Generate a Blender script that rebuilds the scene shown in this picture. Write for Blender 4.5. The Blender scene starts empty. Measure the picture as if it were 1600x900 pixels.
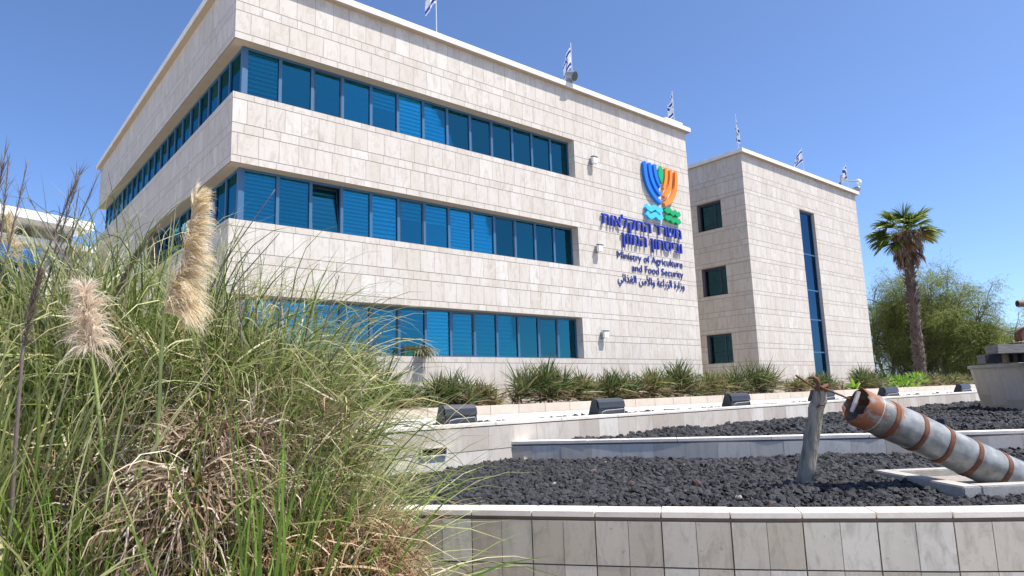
import bpy, bmesh, math, random
import numpy as np
from mathutils import Vector, Matrix, Euler

random.seed(7)
RNG = np.random.default_rng(11)
SC = bpy.context.scene
COL = SC.collection
rad = math.radians

# ------------------------------------------------------------------ camera
CAM = np.array([-5.440, -17.670, 1.75])
YAW, PITCH, ROLL, FPX = 0.70237, 0.15702, -0.03246, 1058.64
_cy, _sy = math.cos(YAW), math.sin(YAW)
FWD = np.array([_sy*math.cos(PITCH), _cy*math.cos(PITCH), math.sin(PITCH)])
_r0 = np.array([_cy, -_sy, 0.0]); _u0 = np.cross(_r0, FWD)
RGT = math.cos(ROLL)*_r0 + math.sin(ROLL)*_u0
UPV = -math.sin(ROLL)*_r0 + math.cos(ROLL)*_u0
cd = bpy.data.cameras.new('camera')
cd.sensor_width = 36.0; cd.lens = 36.0*FPX/1600.0
cd.clip_start = 0.1; cd.clip_end = 4000
cam = bpy.data.objects.new('camera', cd); COL.objects.link(cam)
M = Matrix(((RGT[0], UPV[0], -FWD[0], CAM[0]), (RGT[1], UPV[1], -FWD[1], CAM[1]),
            (RGT[2], UPV[2], -FWD[2], CAM[2]), (0, 0, 0, 1)))
cam.matrix_world = M
SC.camera = cam

def ray(px, py): return FWD + RGT*(px-800)/FPX - UPV*(py-450)/FPX
def hit(px, py, axis, val):                    # where a sight line meets a real plane of the site
    d = ray(px, py); return CAM + d*(val-CAM[axis])/d[axis]
def dep(px, py, w): return CAM + ray(px, py)*w
def to_px(P):
    d = np.asarray(P, float)-CAM; w = d@FWD
    return np.stack([800+FPX*(d@RGT)/w, 450-FPX*(d@UPV)/w, w], -1)

# ------------------------------------------------------------------ light
SUN = np.array([0.62, -1.0, 2.15]); SUN /= np.linalg.norm(SUN)
elev = math.asin(SUN[2]); azim = math.atan2(SUN[0], SUN[1])
W = bpy.data.worlds.new('World'); SC.world = W; W.use_nodes = True
nt = W.node_tree
bg = nt.nodes['Background']
sky = nt.nodes.new('ShaderNodeTexSky'); sky.sky_type = 'NISHITA'
sky.sun_disc = False; sky.sun_elevation = elev; sky.sun_rotation = azim
sky.air_density = 0.6; sky.dust_density = 1.0; sky.ozone_density = 8.0; sky.altitude = 0
nt.links.new(sky.outputs[0], bg.inputs[0]); bg.inputs[1].default_value = 0.15
sl = bpy.data.lights.new('sun', 'SUN'); sl.energy = 4.2; sl.angle = rad(0.5); sl.color = (1.0, 0.95, 0.875)
so = bpy.data.objects.new('sun', sl); COL.objects.link(so)
so.rotation_euler = Vector(-SUN).to_track_quat('-Z', 'Y').to_euler()
so.location = (10, -20, 60)
SC.view_settings.view_transform = 'Standard'; SC.view_settings.look = 'None'
SC.view_settings.exposure = 0.84; SC.view_settings.gamma = 1.0
SC.view_settings.use_curve_mapping = False
SC.render.engine = 'CYCLES'
SC.cycles.max_bounces = 8; SC.cycles.transparent_max_bounces = 16
SC.cycles.sample_clamp_indirect = 6

# ------------------------------------------------------------------ materials
def mat(name, base, rough=0.7, metal=0.0, vary=None, island=0.0, noise=(6.0, 0.25), bump=0.0, bscale=40.0,
        stretch=(1, 1, 1), spec=0.5, trans=0.0):
    """base colour, per-piece tint (island), cloudy wear (noise scale, amount) towards vary, fine bump."""
    m = bpy.data.materials.new(name); m.use_nodes = True
    n, l = m.node_tree.nodes, m.node_tree.links
    b = n['Principled BSDF']; b.inputs['Roughness'].default_value = rough
    b.inputs['Metallic'].default_value = metal; b.inputs['Specular IOR Level'].default_value = spec
    tc = n.new('ShaderNodeTexCoord'); mp = n.new('ShaderNodeMapping'); mp.inputs['Scale'].default_value = stretch
    l.new(tc.outputs['Object'], mp.inputs[0])
    v = vary or tuple(c*0.6 for c in base)
    mix = n.new('ShaderNodeMix'); mix.data_type = 'RGBA'
    mix.inputs[6].default_value = (*base, 1); mix.inputs[7].default_value = (*v, 1)
    nz = n.new('ShaderNodeTexNoise'); nz.inputs['Scale'].default_value = noise[0]; nz.inputs['Detail'].default_value = 6
    nz.inputs['Roughness'].default_value = 0.65
    l.new(mp.outputs[0], nz.inputs['Vector'])
    mr = n.new('ShaderNodeMapRange'); mr.inputs[1].default_value = 0.42; mr.inputs[2].default_value = 0.72
    mr.inputs[3].default_value = 0; mr.inputs[4].default_value = noise[1]*2
    l.new(nz.outputs[0], mr.inputs[0]); l.new(mr.outputs[0], mix.inputs[0])
    out = mix.outputs[2]
    if island:
        ge = n.new('ShaderNodeNewGeometry')
        hs = n.new('ShaderNodeHueSaturation')
        m2 = n.new('ShaderNodeMapRange'); m2.inputs[3].default_value = 1-island; m2.inputs[4].default_value = 1+island
        l.new(ge.outputs['Random Per Island'], m2.inputs[0]); l.new(m2.outputs[0], hs.inputs['Value'])
        l.new(out, hs.inputs['Color']); out = hs.outputs[0]
    l.new(out, b.inputs['Base Color'])
    if bump:
        n2 = n.new('ShaderNodeTexNoise'); n2.inputs['Scale'].default_value = bscale; n2.inputs['Detail'].default_value = 4
        l.new(mp.outputs[0], n2.inputs['Vector'])
        bp = n.new('ShaderNodeBump'); bp.inputs['Strength'].default_value = bump; bp.inputs['Distance'].default_value = 0.02
        l.new(n2.outputs[0], bp.inputs['Height']); l.new(bp.outputs[0], b.inputs['Normal'])
    return m

def leaf_mat(name, cols, trans=0.3, rough=0.55, spots=None):
    """a ramp of leaf colours, one pick per leaf; light passes through"""
    m = bpy.data.materials.new(name); m.use_nodes = True
    n, l = m.node_tree.nodes, m.node_tree.links
    b = n['Principled BSDF']; b.inputs['Roughness'].default_value = rough
    b.inputs['Specular IOR Level'].default_value = 0.35
    ge = n.new('ShaderNodeNewGeometry'); rp = n.new('ShaderNodeValToRGB')
    e = rp.color_ramp.elements
    while len(e) < len(cols): e.new(0.5)
    for i, (p, c) in enumerate(cols): e[i].position = p; e[i].color = (*c, 1)
    l.new(ge.outputs['Random Per Island'], rp.inputs[0])
    l.new(rp.outputs[0], b.inputs['Base Color'])
    tr = n.new('ShaderNodeBsdfTranslucent'); l.new(rp.outputs[0], tr.inputs[0])
    mx = n.new('ShaderNodeMixShader'); mx.inputs[0].default_value = trans
    l.new(b.outputs[0], mx.inputs[1]); l.new(tr.outputs[0], mx.inputs[2])
    l.new(mx.outputs[0], n['Material Output'].inputs[0])
    return m

def stone_mat(name, cols, streak=0.22, dark=(0.30, 0.26, 0.22), rough=0.75, vein=1.0):
    m = bpy.data.materials.new(name); m.use_nodes = True
    n, l = m.node_tree.nodes, m.node_tree.links
    b = n['Principled BSDF']; b.inputs['Roughness'].default_value = rough; b.inputs['Specular IOR Level'].default_value = 0.3
    ge = n.new('ShaderNodeNewGeometry'); rp = n.new('ShaderNodeValToRGB'); rp.color_ramp.interpolation = 'LINEAR'
    e = rp.color_ramp.elements
    while len(e) < len(cols): e.new(0.5)
    for i, (p, c) in enumerate(cols): e[i].position = p; e[i].color = (*c, 1)
    l.new(ge.outputs['Random Per Island'], rp.inputs[0])
    tc = n.new('ShaderNodeTexCoord')
    # shift the veining from slab to slab
    ad = n.new('ShaderNodeVectorMath'); ad.operation = 'MULTIPLY_ADD'
    cb = n.new('ShaderNodeCombineXYZ')
    for k in range(3): l.new(ge.outputs['Random Per Island'], cb.inputs[k])
    ad.inputs[1].default_value = (37, 53, 71); l.new(cb.outputs[0], ad.inputs[0]); l.new(tc.outputs['Object'], ad.inputs[2])
    mp = n.new('ShaderNodeMapping'); mp.inputs['Scale'].default_value = (3.2*vein, 3.2*vein, 1.1*vein)
    l.new(ad.outputs[0], mp.inputs[0])
    nz = n.new('ShaderNodeTexNoise'); nz.inputs['Scale'].default_value = 1.6; nz.inputs['Detail'].default_value = 8
    nz.inputs['Roughness'].default_value = 0.7; nz.inputs['Distortion'].default_value = 0.8
    l.new(mp.outputs[0], nz.inputs['Vector'])
    mr = n.new('ShaderNodeMapRange'); mr.inputs[1].default_value = 0.48; mr.inputs[2].default_value = 0.75
    mr.inputs[3].default_value = 0; mr.inputs[4].default_value = streak*2.2
    l.new(nz.outputs[0], mr.inputs[0])
    mix = n.new('ShaderNodeMix'); mix.data_type = 'RGBA'; mix.inputs[7].default_value = (*dark, 1)
    l.new(mr.outputs[0], mix.inputs[0]); l.new(rp.outputs[0], mix.inputs[6])
    # small dark pits of the travertine
    n2 = n.new('ShaderNodeTexNoise'); n2.inputs['Scale'].default_value = 9*vein; n2.inputs['Detail'].default_value = 3
    l.new(ad.outputs[0], n2.inputs['Vector'])
    m2 = n.new('ShaderNodeMapRange'); m2.inputs[1].default_value = 0.66; m2.inputs[2].default_value = 0.76
    m2.inputs[3].default_value = 0; m2.inputs[4].default_value = 0.45
    l.new(n2.outputs[0], m2.inputs[0])
    mx2 = n.new('ShaderNodeMix'); mx2.data_type = 'RGBA'; mx2.inputs[7].default_value = (*[c*0.75 for c in dark], 1)
    l.new(m2.outputs[0], mx2.inputs[0]); l.new(mix.outputs[2], mx2.inputs[6])
    # broad rain stains running over many slabs
    m3 = n.new('ShaderNodeMapping'); m3.inputs['Scale'].default_value = (1.5, 1.5, 0.16)
    l.new(tc.outputs['Object'], m3.inputs[0])
    n3 = n.new('ShaderNodeTexNoise'); n3.inputs['Scale'].default_value = 1.0; n3.inputs['Detail'].default_value = 5
    l.new(m3.outputs[0], n3.inputs['Vector'])
    m4 = n.new('ShaderNodeMapRange'); m4.inputs[1].default_value = 0.45; m4.inputs[2].default_value = 0.8
    m4.inputs[3].default_value = 0; m4.inputs[4].default_value = 0.4
    l.new(n3.outputs[0], m4.inputs[0])
    mx3 = n.new('ShaderNodeMix'); mx3.data_type = 'RGBA'; mx3.inputs[7].default_value = (*[c*1.15 for c in dark], 1)
    l.new(m4.outputs[0], mx3.inputs[0]); l.new(mx2.outputs[2], mx3.inputs[6])
    l.new(mx3.outputs[2], b.inputs['Base Color'])
    bp = n.new('ShaderNodeBump'); bp.inputs['Strength'].default_value = 0.15; bp.inputs['Distance'].default_value = 0.01
    l.new(n2.outputs[0], bp.inputs['Height']); l.new(bp.outputs[0], b.inputs['Normal'])
    return m

STONE = stone_mat('travertine_cladding', [(0, (0.542, 0.492, 0.428)), (0.4, (0.568, 0.523, 0.460)), (0.85, (0.590, 0.548, 0.487)), (1, (0.62, 0.583, 0.525))], streak=0.42, dark=(0.40, 0.335, 0.265))
STONEW = stone_mat('terrace_stone', [(0, (0.43, 0.375, 0.315)), (0.5, (0.53, 0.48, 0.415)), (1, (0.63, 0.59, 0.53))], streak=0.32, dark=(0.33, 0.275, 0.215))
STONEG = stone_mat('grey_kerb_stone', [(0, (0.43, 0.375, 0.295)), (0.5, (0.52, 0.475, 0.40)), (1, (0.61, 0.58, 0.51))], streak=0.34, dark=(0.25, 0.22, 0.17), vein=1.7)
STONEP = stone_mat('pedestal_stone', [(0, (0.46, 0.375, 0.295)), (0.5, (0.55, 0.475, 0.385)), (1, (0.62, 0.56, 0.485))], streak=0.22, dark=(0.33, 0.26, 0.20), vein=0.9)
CAPS = mat('pale_cap_stone', (0.72, 0.66, 0.58), 0.7, vary=(0.52, 0.45, 0.37), island=0.07, noise=(5, 0.25), bump=0.1)
JOINT = mat('joint_mortar', (0.20, 0.165, 0.135), 0.9, noise=(8, 0.3))
JOINTW = mat('wide_joint_mortar', (0.13, 0.10, 0.075), 0.9, noise=(8, 0.3))
SOFFIT = mat('soffit_bounce_tan', (0.42, 0.34, 0.25), 0.8, vary=(0.35, 0.28, 0.2), noise=(3, 0.25))  # tan colour stands in for shade and warm ground bounce on pale undersides
COPING = mat('white_coping', (0.78, 0.75, 0.70), 0.7, vary=(0.55, 0.5, 0.43), noise=(2.5, 0.2), stretch=(1, 1, 2))
FRAME = mat('blue_aluminium', (0.042, 0.120, 0.225), 0.45, 0.0, noise=(5, 0.05))
FRAMED = mat('dark_blue_aluminium', (0.035, 0.06, 0.09), 0.4, 0.1, noise=(5, 0.05))
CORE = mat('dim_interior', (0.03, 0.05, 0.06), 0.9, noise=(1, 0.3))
BLIND = mat('pale_blind', (0.86, 0.88, 0.86), 0.8, noise=(3, 0.05))
LAVA = mat('lava_rock', (0.026, 0.0265, 0.029), 0.75, vary=(0.014, 0.014, 0.017), island=0.55, noise=(30, 0.3), bump=0.6, bscale=90)
LAVAP = mat('pale_chip', (0.30, 0.26, 0.21), 0.9, island=0.3)
LAVAR = mat('reddish_lava_rock', (0.10, 0.055, 0.045), 0.9, island=0.4, noise=(30, 0.3))
LAVAB = mat('lava_grit', (0.014, 0.0145, 0.016), 0.95, vary=(0.006, 0.006, 0.007), noise=(25, 0.5), bump=0.9, bscale=45)
SOIL = mat('dry_soil', (0.31, 0.265, 0.215), 0.95, vary=(0.22, 0.185, 0.14), noise=(0.8, 0.4), bump=0.4, bscale=8)
BEDSOIL = mat('bed_soil', (0.24, 0.17, 0.115), 0.95, vary=(0.13, 0.09, 0.06), noise=(5, 0.4), bump=0.5, bscale=30)
KERB = mat('cream_kerb_stone', (0.54, 0.46, 0.375), 0.75, vary=(0.45, 0.37, 0.28), island=0.06, noise=(4, 0.3), bump=0.1)
PATH = mat('pale_paving', (0.50, 0.49, 0.465), 0.8, vary=(0.33, 0.31, 0.28), noise=(3, 0.3))
CONC = mat('cast_concrete', (0.42, 0.40, 0.36), 0.85, vary=(0.27, 0.25, 0.22), noise=(9, 0.35), bump=0.25, bscale=60)
CEMENT = mat('rough_cement', (0.33, 0.30, 0.26), 0.95, vary=(0.2, 0.17, 0.14), noise=(12, 0.4), bump=0.6, bscale=50)
RUST = mat('rusted_iron', (0.17, 0.066, 0.034), 0.85, vary=(0.07, 0.03, 0.02), noise=(18, 0.4), bump=0.3)
BLACKP = mat('black_lamp_paint', (0.028, 0.031, 0.036), 0.38, vary=(0.05, 0.052, 0.055), noise=(14, 0.25))
LAMPG = mat('grey_lamp_metal', (0.30, 0.30, 0.29), 0.5, 0.2, noise=(10, 0.25))
LAMPW = mat('white_lamp_lens', (0.82, 0.81, 0.77), 0.4, noise=(6, 0.1))
WHITEP = mat('white_paint', (0.80, 0.79, 0.76), 0.6, vary=(0.6, 0.58, 0.55), noise=(2, 0.15))
STEELW = mat('pale_pole_metal', (0.62, 0.63, 0.64), 0.4, 0.3, noise=(9, 0.1))
GREYM = mat('grey_bracket_metal', (0.34, 0.35, 0.36), 0.5, 0.3, noise=(9, 0.2))
DKGLASS = mat('dark_glass', (0.02, 0.025, 0.03), 0.08, noise=(5, 0.05))
TIMBER = mat('weathered_timber', (0.27, 0.25, 0.225), 0.9, vary=(0.13, 0.115, 0.1), noise=(4, 0.45), bump=0.4, bscale=20, stretch=(1, 1, 6))
TIMBERD = mat('tarred_timber', (0.018, 0.017, 0.017), 0.85, noise=(9, 0.3))
TIMBERB = mat('brown_timber', (0.30, 0.20, 0.13), 0.85, vary=(0.15, 0.1, 0.07), noise=(9, 0.4))
TWHITE = mat('faded_cloth', (0.62, 0.58, 0.52), 0.9, noise=(12, 0.3))
INNERP = mat('dark_pipe_inside', (0.05, 0.055, 0.065), 0.8, noise=(8, 0.3))

def glass_mat(name, tint, refl, amount):
    m = bpy.data.materials.new(name); m.use_nodes = True
    n, l = m.node_tree.nodes, m.node_tree.links
    n.remove(n['Principled BSDF'])
    t = n.new('ShaderNodeBsdfTransparent'); t.inputs[0].default_value = (*tint, 1)
    g = n.new('ShaderNodeBsdfGlossy'); g.inputs[0].default_value = (*refl, 1); g.inputs[1].default_value = 0.015
    fr = n.new('ShaderNodeLayerWeight'); fr.inputs[0].default_value = 0.35
    mr = n.new('ShaderNodeMapRange'); mr.inputs[3].default_value = amount; mr.inputs[4].default_value = 1.0
    l.new(fr.outputs['Fresnel'], mr.inputs[0])
    tc = n.new('ShaderNodeTexCoord'); nz = n.new('ShaderNodeTexNoise'); nz.inputs['Scale'].default_value = 0.9
    l.new(tc.outputs['Object'], nz.inputs['Vector'])
    bp = n.new('ShaderNodeBump'); bp.inputs['Strength'].default_value = 0.04; bp.inputs['Distance'].default_value = 0.05
    l.new(nz.outputs[0], bp.inputs['Height']); l.new(bp.outputs[0], g.inputs['Normal'])
    oi = n.new('ShaderNodeObjectInfo'); rv = n.new('ShaderNodeMapRange'); rv.inputs[3].default_value = .85; rv.inputs[4].default_value = 1.25
    l.new(oi.outputs['Random'], rv.inputs[0])
    for sock, c_ in ((t, tint), (g, refl)):
        hv = n.new('ShaderNodeHueSaturation'); hv.inputs['Color'].default_value = (*c_, 1); l.new(rv.outputs[0], hv.inputs['Value']); l.new(hv.outputs[0], sock.inputs[0])
    x = n.new('ShaderNodeMixShader'); l.new(mr.outputs[0], x.inputs[0]); l.new(t.outputs[0], x.inputs[1]); l.new(g.outputs[0], x.inputs[2])
    l.new(x.outputs[0], n['Material Output'].inputs[0])
    return m
GLASS = glass_mat('blue_coated_glass', (0.32, 0.74, 0.84), (0.10, 0.50, 0.62), 0.17)
GLASSB = glass_mat('hall_glass', (0.1, 0.4, 0.6), (0.03, 0.34, 0.62), 0.62)
GLASST = glass_mat('teal_glass', (0.10, 0.30, 0.34), (0.08, 0.20, 0.26), 0.30)

# ------------------------------------------------------------------ mesh helpers
class MB:
    def __init__(s): s.v = []; s.f = []; s.mi = []; s.m = 0
    def add(s, vs, fs):
        o = len(s.v); s.v.extend([tuple(map(float, p)) for p in vs])
        s.f.extend([tuple(i+o for i in f) for f in fs]); s.mi.extend([s.m]*len(fs))
    def box(s, x0, x1, y0, y1, z0, z1, skip=''):
        v = [(x0, y0, z0), (x1, y0, z0), (x1, y1, z0), (x0, y1, z0), (x0, y0, z1), (x1, y0, z1), (x1, y1, z1), (x0, y1, z1)]
        s.add(v, [(0, 3, 2, 1), (4, 5, 6, 7), (0, 1, 5, 4), (1, 2, 6, 5), (2, 3, 7, 6), (3, 0, 4, 7)])
    def obox(s, p, ax, ay, az):                      # box from a corner and three edge vectors
        p, ax, ay, az = map(np.asarray, (p, ax, ay, az))
        v = [p, p+ax, p+ax+ay, p+ay, p+az, p+ax+az, p+ax+ay+az, p+ay+az]
        s.add(v, [(0, 3, 2, 1), (4, 5, 6, 7), (0, 1, 5, 4), (1, 2, 6, 5), (2, 3, 7, 6), (3, 0, 4, 7)])
    def quad(s, a, b, c, d): s.add([a, b, c, d], [(0, 1, 2, 3)])
    def tube(s, path, radii, n=8, caps=True, close_in=False):
        path = [np.asarray(p, float) for p in path]
        if not hasattr(radii, '__len__'): radii = [radii]*len(path)
        vs = []; up = None
        for i, p in enumerate(path):
            t = path[min(i+1, len(path)-1)]-path[max(i-1, 0)]; t = t/(np.linalg.norm(t)+1e-9)
            if up is None:
                a = np.array([0, 0, 1.]) if abs(t[2]) < .9 else np.array([1., 0, 0])
                up = np.cross(t, a)
            up = up-t*(up@t); up /= np.linalg.norm(up)+1e-9; sd = np.cross(t, up)
            for k in range(n):
                q = 2*math.pi*k/n
                vs.append(p+radii[i]*(math.cos(q)*up+math.sin(q)*sd))
        fs = []
        for i in range(len(path)-1):
            for k in range(n):
                fs.append((i*n+k, i*n+(k+1) % n, (i+1)*n+(k+1) % n, (i+1)*n+k))
        if caps: fs.append(tuple(range(n))[::-1]); fs.append(tuple((len(path)-1)*n+k for k in range(n)))
        s.add(vs, fs)
    def prism(s, poly, z0, z1):                      # closed outline in plan, extruded upward
        n = len(poly)
        v = [(x, y, z0) for x, y in poly]+[(x, y, z1) for x, y in poly]
        s.add(v, [tuple(range(n))[::-1], tuple(range(n, 2*n))]+[(i, (i+1) % n, n+(i+1) % n, n+i) for i in range(n)])
    def build(s, name, m, parent=None, smooth=False, bevel=0.0, loc=None):
        me = bpy.data.meshes.new(name)
        o = bpy.data.objects.new(name, me); COL.objects.link(o)
        off = Vector((0, 0, 0))
        if parent is not None:
            o.parent = parent
            p = parent
            while p is not None: off += p.location; p = p.parent
        if loc is not None:
            o.location = Vector(loc)-off; off = Vector(loc)
        vs = [(a-off.x, b-off.y, c-off.z) for a, b, c in s.v]
        me.from_pydata(vs, [], s.f)
        ms = m if isinstance(m, (list, tuple)) else [m]
        for q in ms: me.materials.append(q)
        if len(ms) > 1: me.polygons.foreach_set('material_index', s.mi)
        if smooth: me.polygons.foreach_set('use_smooth', [True]*len(me.polygons))
        me.update()
        if bevel:
            bm = bmesh.new(); bm.from_mesh(me)
            bmesh.ops.recalc_face_normals(bm, faces=bm.faces)
            bmesh.ops.bevel(bm, geom=[e for e in bm.edges if e.calc_face_angle(0) > 0.5], offset=bevel, segments=2, affect='EDGES', clamp_overlap=True)
            bm.to_mesh(me); bm.free()
        return o

def np_mesh(name, verts, quads, m, parent=None, smooth=False, mi=None):
    """big meshes straight from arrays; verts (N,3) world, quads (M,3|4)"""
    me = bpy.data.meshes.new(name); o = bpy.data.objects.new(name, me); COL.objects.link(o)
    off = np.zeros(3)
    if parent is not None:
        o.parent = parent; p = parent
        while p is not None: off += np.array(p.location); p = p.parent
    verts = np.asarray(verts, np.float32)-off.astype(np.float32)
    k = quads.shape[1]
    me.vertices.add(len(verts)); me.vertices.foreach_set('co', verts.ravel())
    me.loops.add(quads.size); me.loops.foreach_set('vertex_index', quads.astype(np.int32).ravel())
    me.polygons.add(len(quads)); me.polygons.foreach_set('loop_start', np.arange(0, quads.size, k, dtype=np.int32))
    ms = m if isinstance(m, (list, tuple)) else [m]
    for q in ms: me.materials.append(q)
    if mi is not None: me.polygons.foreach_set('material_index', mi.astype(np.int32))
    me.polygons.foreach_set('use_smooth', np.full(len(quads), smooth))
    me.update(calc_edges=True); me.validate()
    return o

def thing(name, label, cat, loc=(0, 0, 0), group=None):
    o = bpy.data.objects.new(name, None); COL.objects.link(o); o.location = Vector([float(c) for c in loc])
    o.empty_display_size = 0.2
    o['label'] = label; o['category'] = cat
    if group: o['group'] = group
    return o
def tag(o, label, cat, group=None):
    o['label'] = label; o['category'] = cat
    if group: o['group'] = group
    return o
def struct(o, kind='structure'): o['kind'] = kind; return o
def dup_child(src, parent, loc=None, name=None):
    c = src.copy(); COL.objects.link(c); c.parent = parent
    if loc is not None: c.location = loc
    return c

def ribbons(base, dirs, L, width, droop, seg=7, wind=(0, 0, 0), tip=0.0, crinkle=0.0, kink=0.0, power=1.6):
    """curved tapering blades; returns verts, quads"""
    n = len(base); p = base.astype(float).copy(); d = dirs/np.linalg.norm(dirs, axis=1, keepdims=True)
    L = np.broadcast_to(L, n); width = np.broadcast_to(width, n); droop = np.broadcast_to(droop, n)
    wind = np.asarray(wind, float)
    rot = RNG.uniform(-1.2, 1.2, n)
    out = np.empty((n, seg+1, 2, 3))
    kj = RNG.normal(0, 1, (n, 3))*kink
    for s in range(seg+1):
        t = s/seg
        side = np.cross(d, np.array([0, 0, 1.0])); nn = np.linalg.norm(side, axis=1, keepdims=True)
        side = np.where(nn > 1e-3, side/np.maximum(nn, 1e-3), np.array([1., 0, 0]))
        nor = np.cross(side, d)
        sd = side*np.cos(rot)[:, None]+nor*np.sin(rot)[:, None]
        w = width*((1-t)**0.6*(0.55+0.45*min(1, t*5)))*0.5 + tip
        out[:, s, 0] = p-sd*w[:, None]; out[:, s, 1] = p+sd*w[:, None]
        p = p+d*(L/seg)[:, None]
        d = d+np.array([0, 0, -1.0])*(droop*(t+0.15)**power*4/seg)[:, None]+wind*(t+0.1)*4/seg+kj/seg
        if crinkle: d = d+RNG.normal(0, crinkle, (n, 3))
        d /= np.linalg.norm(d, axis=1, keepdims=True)
    v = out.reshape(-1, 3)
    i = np.arange(n)[:, None]*(2*(seg+1)); j = np.arange(seg)[None, :]*2
    a = (i+j).ravel()
    return v, np.stack([a, a+1, a+3, a+2], 1)

def merge(parts):
    vs, qs, o = [], [], 0
    for v, q in parts: vs.append(v); qs.append(q+o); o += len(v)
    return np.concatenate(vs), np.concatenate(qs)

# ================================================================== SETTING
BOUNCE = mat('pale_bounce_ground', (.50, .455, .385), .85, vary=(.38, .34, .28), noise=(2, .3))  # pale ground colour chosen to throw bounce light onto shaded faces
g = MB(); g.box(-700, 900, -700, 1500, -1.0, -0.20)
pv = MB(); pv.prism([(-14, -40), (14, -40), (9, -19.5), (2.2, -16.6), (-.2, -14.2), (-2.0, -12.2), (-3.0, -13.5), (-9, -14)], -.4, -.196)  # unseen pale sheet added to bounce light onto the front wall and grass
struct(pv.build('bounce_sheet', BOUNCE))
struct(g.build('ground', SOIL))
# raised terrace that carries the buildings
g = MB(); g.prism([(-60, -8.15), (60, -8.15), (160, -40), (700, -60), (700, 1300), (-500, 1300), (-500, 60), (-60, 60)], -0.5, 1.20)
struct(g.build('terrace_ground', BOUNCE))  # terrace top made pale to bounce light onto the shaded left facade

# plan of the terraces
W3Y = -8.30
J = hit(785, 690, 2, 0.95)[:2]                                  # where the low inner wall meets the long one
W2 = [tuple(J)]
for px, py in [(900, 688), (1000, 686), (1120, 683.8), (1250, 681), (1400, 677.5), (1600, 672)]:
    h = hit(px, py, 2, 0.95); W2.append((h[0], h[1]))
e = np.array(W2[-1])-np.array(W2[-2]); e /= np.linalg.norm(e)
W2.append((W2[-1][0]+e[0]*2.5+0.3, W2[-1][1]+e[1]*2.5))
W1 = [(-3.6, W3Y)]
W1p = [(480, 797.6), (560, 796.4), (651.5, 796), (760, 796.8), (880, 798.4), (1025, 799.7), (1131, 800.6), (1300, 800.5), (1478, 799.7), (1600, 798)]
for px, py in W1p:
    h = hit(px, py, 2, 0.62); W1.append((h[0], h[1]))
e = np.array(W1[-1])-np.array(W1[-2]); e /= np.linalg.norm(e)
for k in (1, 2): W1.append((W1p and W1[-1][0]+e[0]*1.2+0.1, W1[-1][1]+e[1]*1.2))

def resample(pts, step, start=0.0):
    pts = np.array(pts, float); sg = np.linalg.norm(np.diff(pts, axis=0), axis=1); cum = np.concatenate([[0], np.cumsum(sg)])
    ss = np.arange(start, cum[-1], step)
    if cum[-1]-ss[-1] > step*0.4: ss = np.append(ss, cum[-1])
    return np.stack([np.interp(ss, cum, pts[:, 0]), np.interp(ss, cum, pts[:, 1])], 1)
def normals(p):
    t = np.gradient(p, axis=0); t /= np.linalg.norm(t, axis=1, keepdims=True)
    return np.stack([t[:, 1], -t[:, 0]], 1)                # to the right of travel (towards the viewer)

def poly_wall(name, label, pts, z0, ztop, thick, rows, tile_w, capt, caplen, stone, joint, cap_over=0.0, recess=0.0, joints=(0.006, 0.012)):
    """a low retaining wall: backing, stone slabs on its face, cap stones"""
    p = np.array(pts, float)
    root = thing(name, label, 'wall', (p[0][0], p[0][1], z0))
    fine = resample(p, 0.3); nn = normals(fine)
    b = MB(); f0 = fine; f1 = fine-nn*thick
    zt = ztop-capt
    for i in range(len(fine)-1):
        b.add([(*f0[i], z0), (*f0[i+1], z0), (*f1[i+1], z0), (*f1[i], z0), (*f0[i], zt), (*f0[i+1], zt), (*f1[i+1], zt), (*f1[i], zt)],
              [(0, 1, 5, 4), (2, 3, 7, 6), (4, 5, 6, 7)])
    b.build('backing', joint, root)
    s = MB()
    for ri, (za, zb) in enumerate(rows):
        q = resample(p, tile_w, 0); mn = normals(q)
        for i in range(len(q)-1):
            wide = (i % 2 == 0) if joints[0] != joints[1] else False
            ga = joints[1]/2 if wide else joints[0]/2
            gb = joints[0]/2 if wide else joints[1]/2
            d = q[i+1]-q[i]; L = np.linalg.norm(d); d /= L
            out = np.array([d[1], -d[0]])*(0.012+random.uniform(0, 0.004))
            a = q[i]+d*ga; c = q[i+1]-d*gb
            zz0, zz1 = za+0.004, zb-0.004
            v = [(*a, zz0), (*c, zz0), (*(c+out), zz0), (*(a+out), zz0), (*a, zz1), (*c, zz1), (*(c+out), zz1), (*(a+out), zz1)]
            s.add(v, [(3, 2, 6, 7), (4, 5, 6, 7)[::-1], (0, 3, 7, 4), (2, 1, 5, 6)])
    s.build('stone_facing', stone, root)
    c = MB(); q = resample(p, caplen, 0)
    for i in range(len(q)-1):
        d = q[i+1]-q[i]; L = np.linalg.norm(d); d /= L; nr = np.array([d[1], -d[0]])
        a = q[i]+d*0.005; e2 = q[i+1]-d*0.005
        o1 = nr*(cap_over+random.uniform(-0.002, 0.002)); o2 = -nr*thick
        zc0, zc1 = zt+0.003, ztop+random.uniform(-0.003, 0.003)
        v = [(*(a+o1), zc0), (*(e2+o1), zc0), (*(e2+o2), zc0), (*(a+o2), zc0), (*(a+o1), zc1), (*(e2+o1), zc1), (*(e2+o2), zc1), (*(a+o2), zc1)]
        c.add(v, [(0, 3, 2, 1), (4, 5, 6, 7), (0, 1, 5, 4), (1, 2, 6, 5), (2, 3, 7, 6), (3, 0, 4, 7)])
    co = c.build('cap_stones', [CAPS], root, bevel=0.004)
    return root

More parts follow.
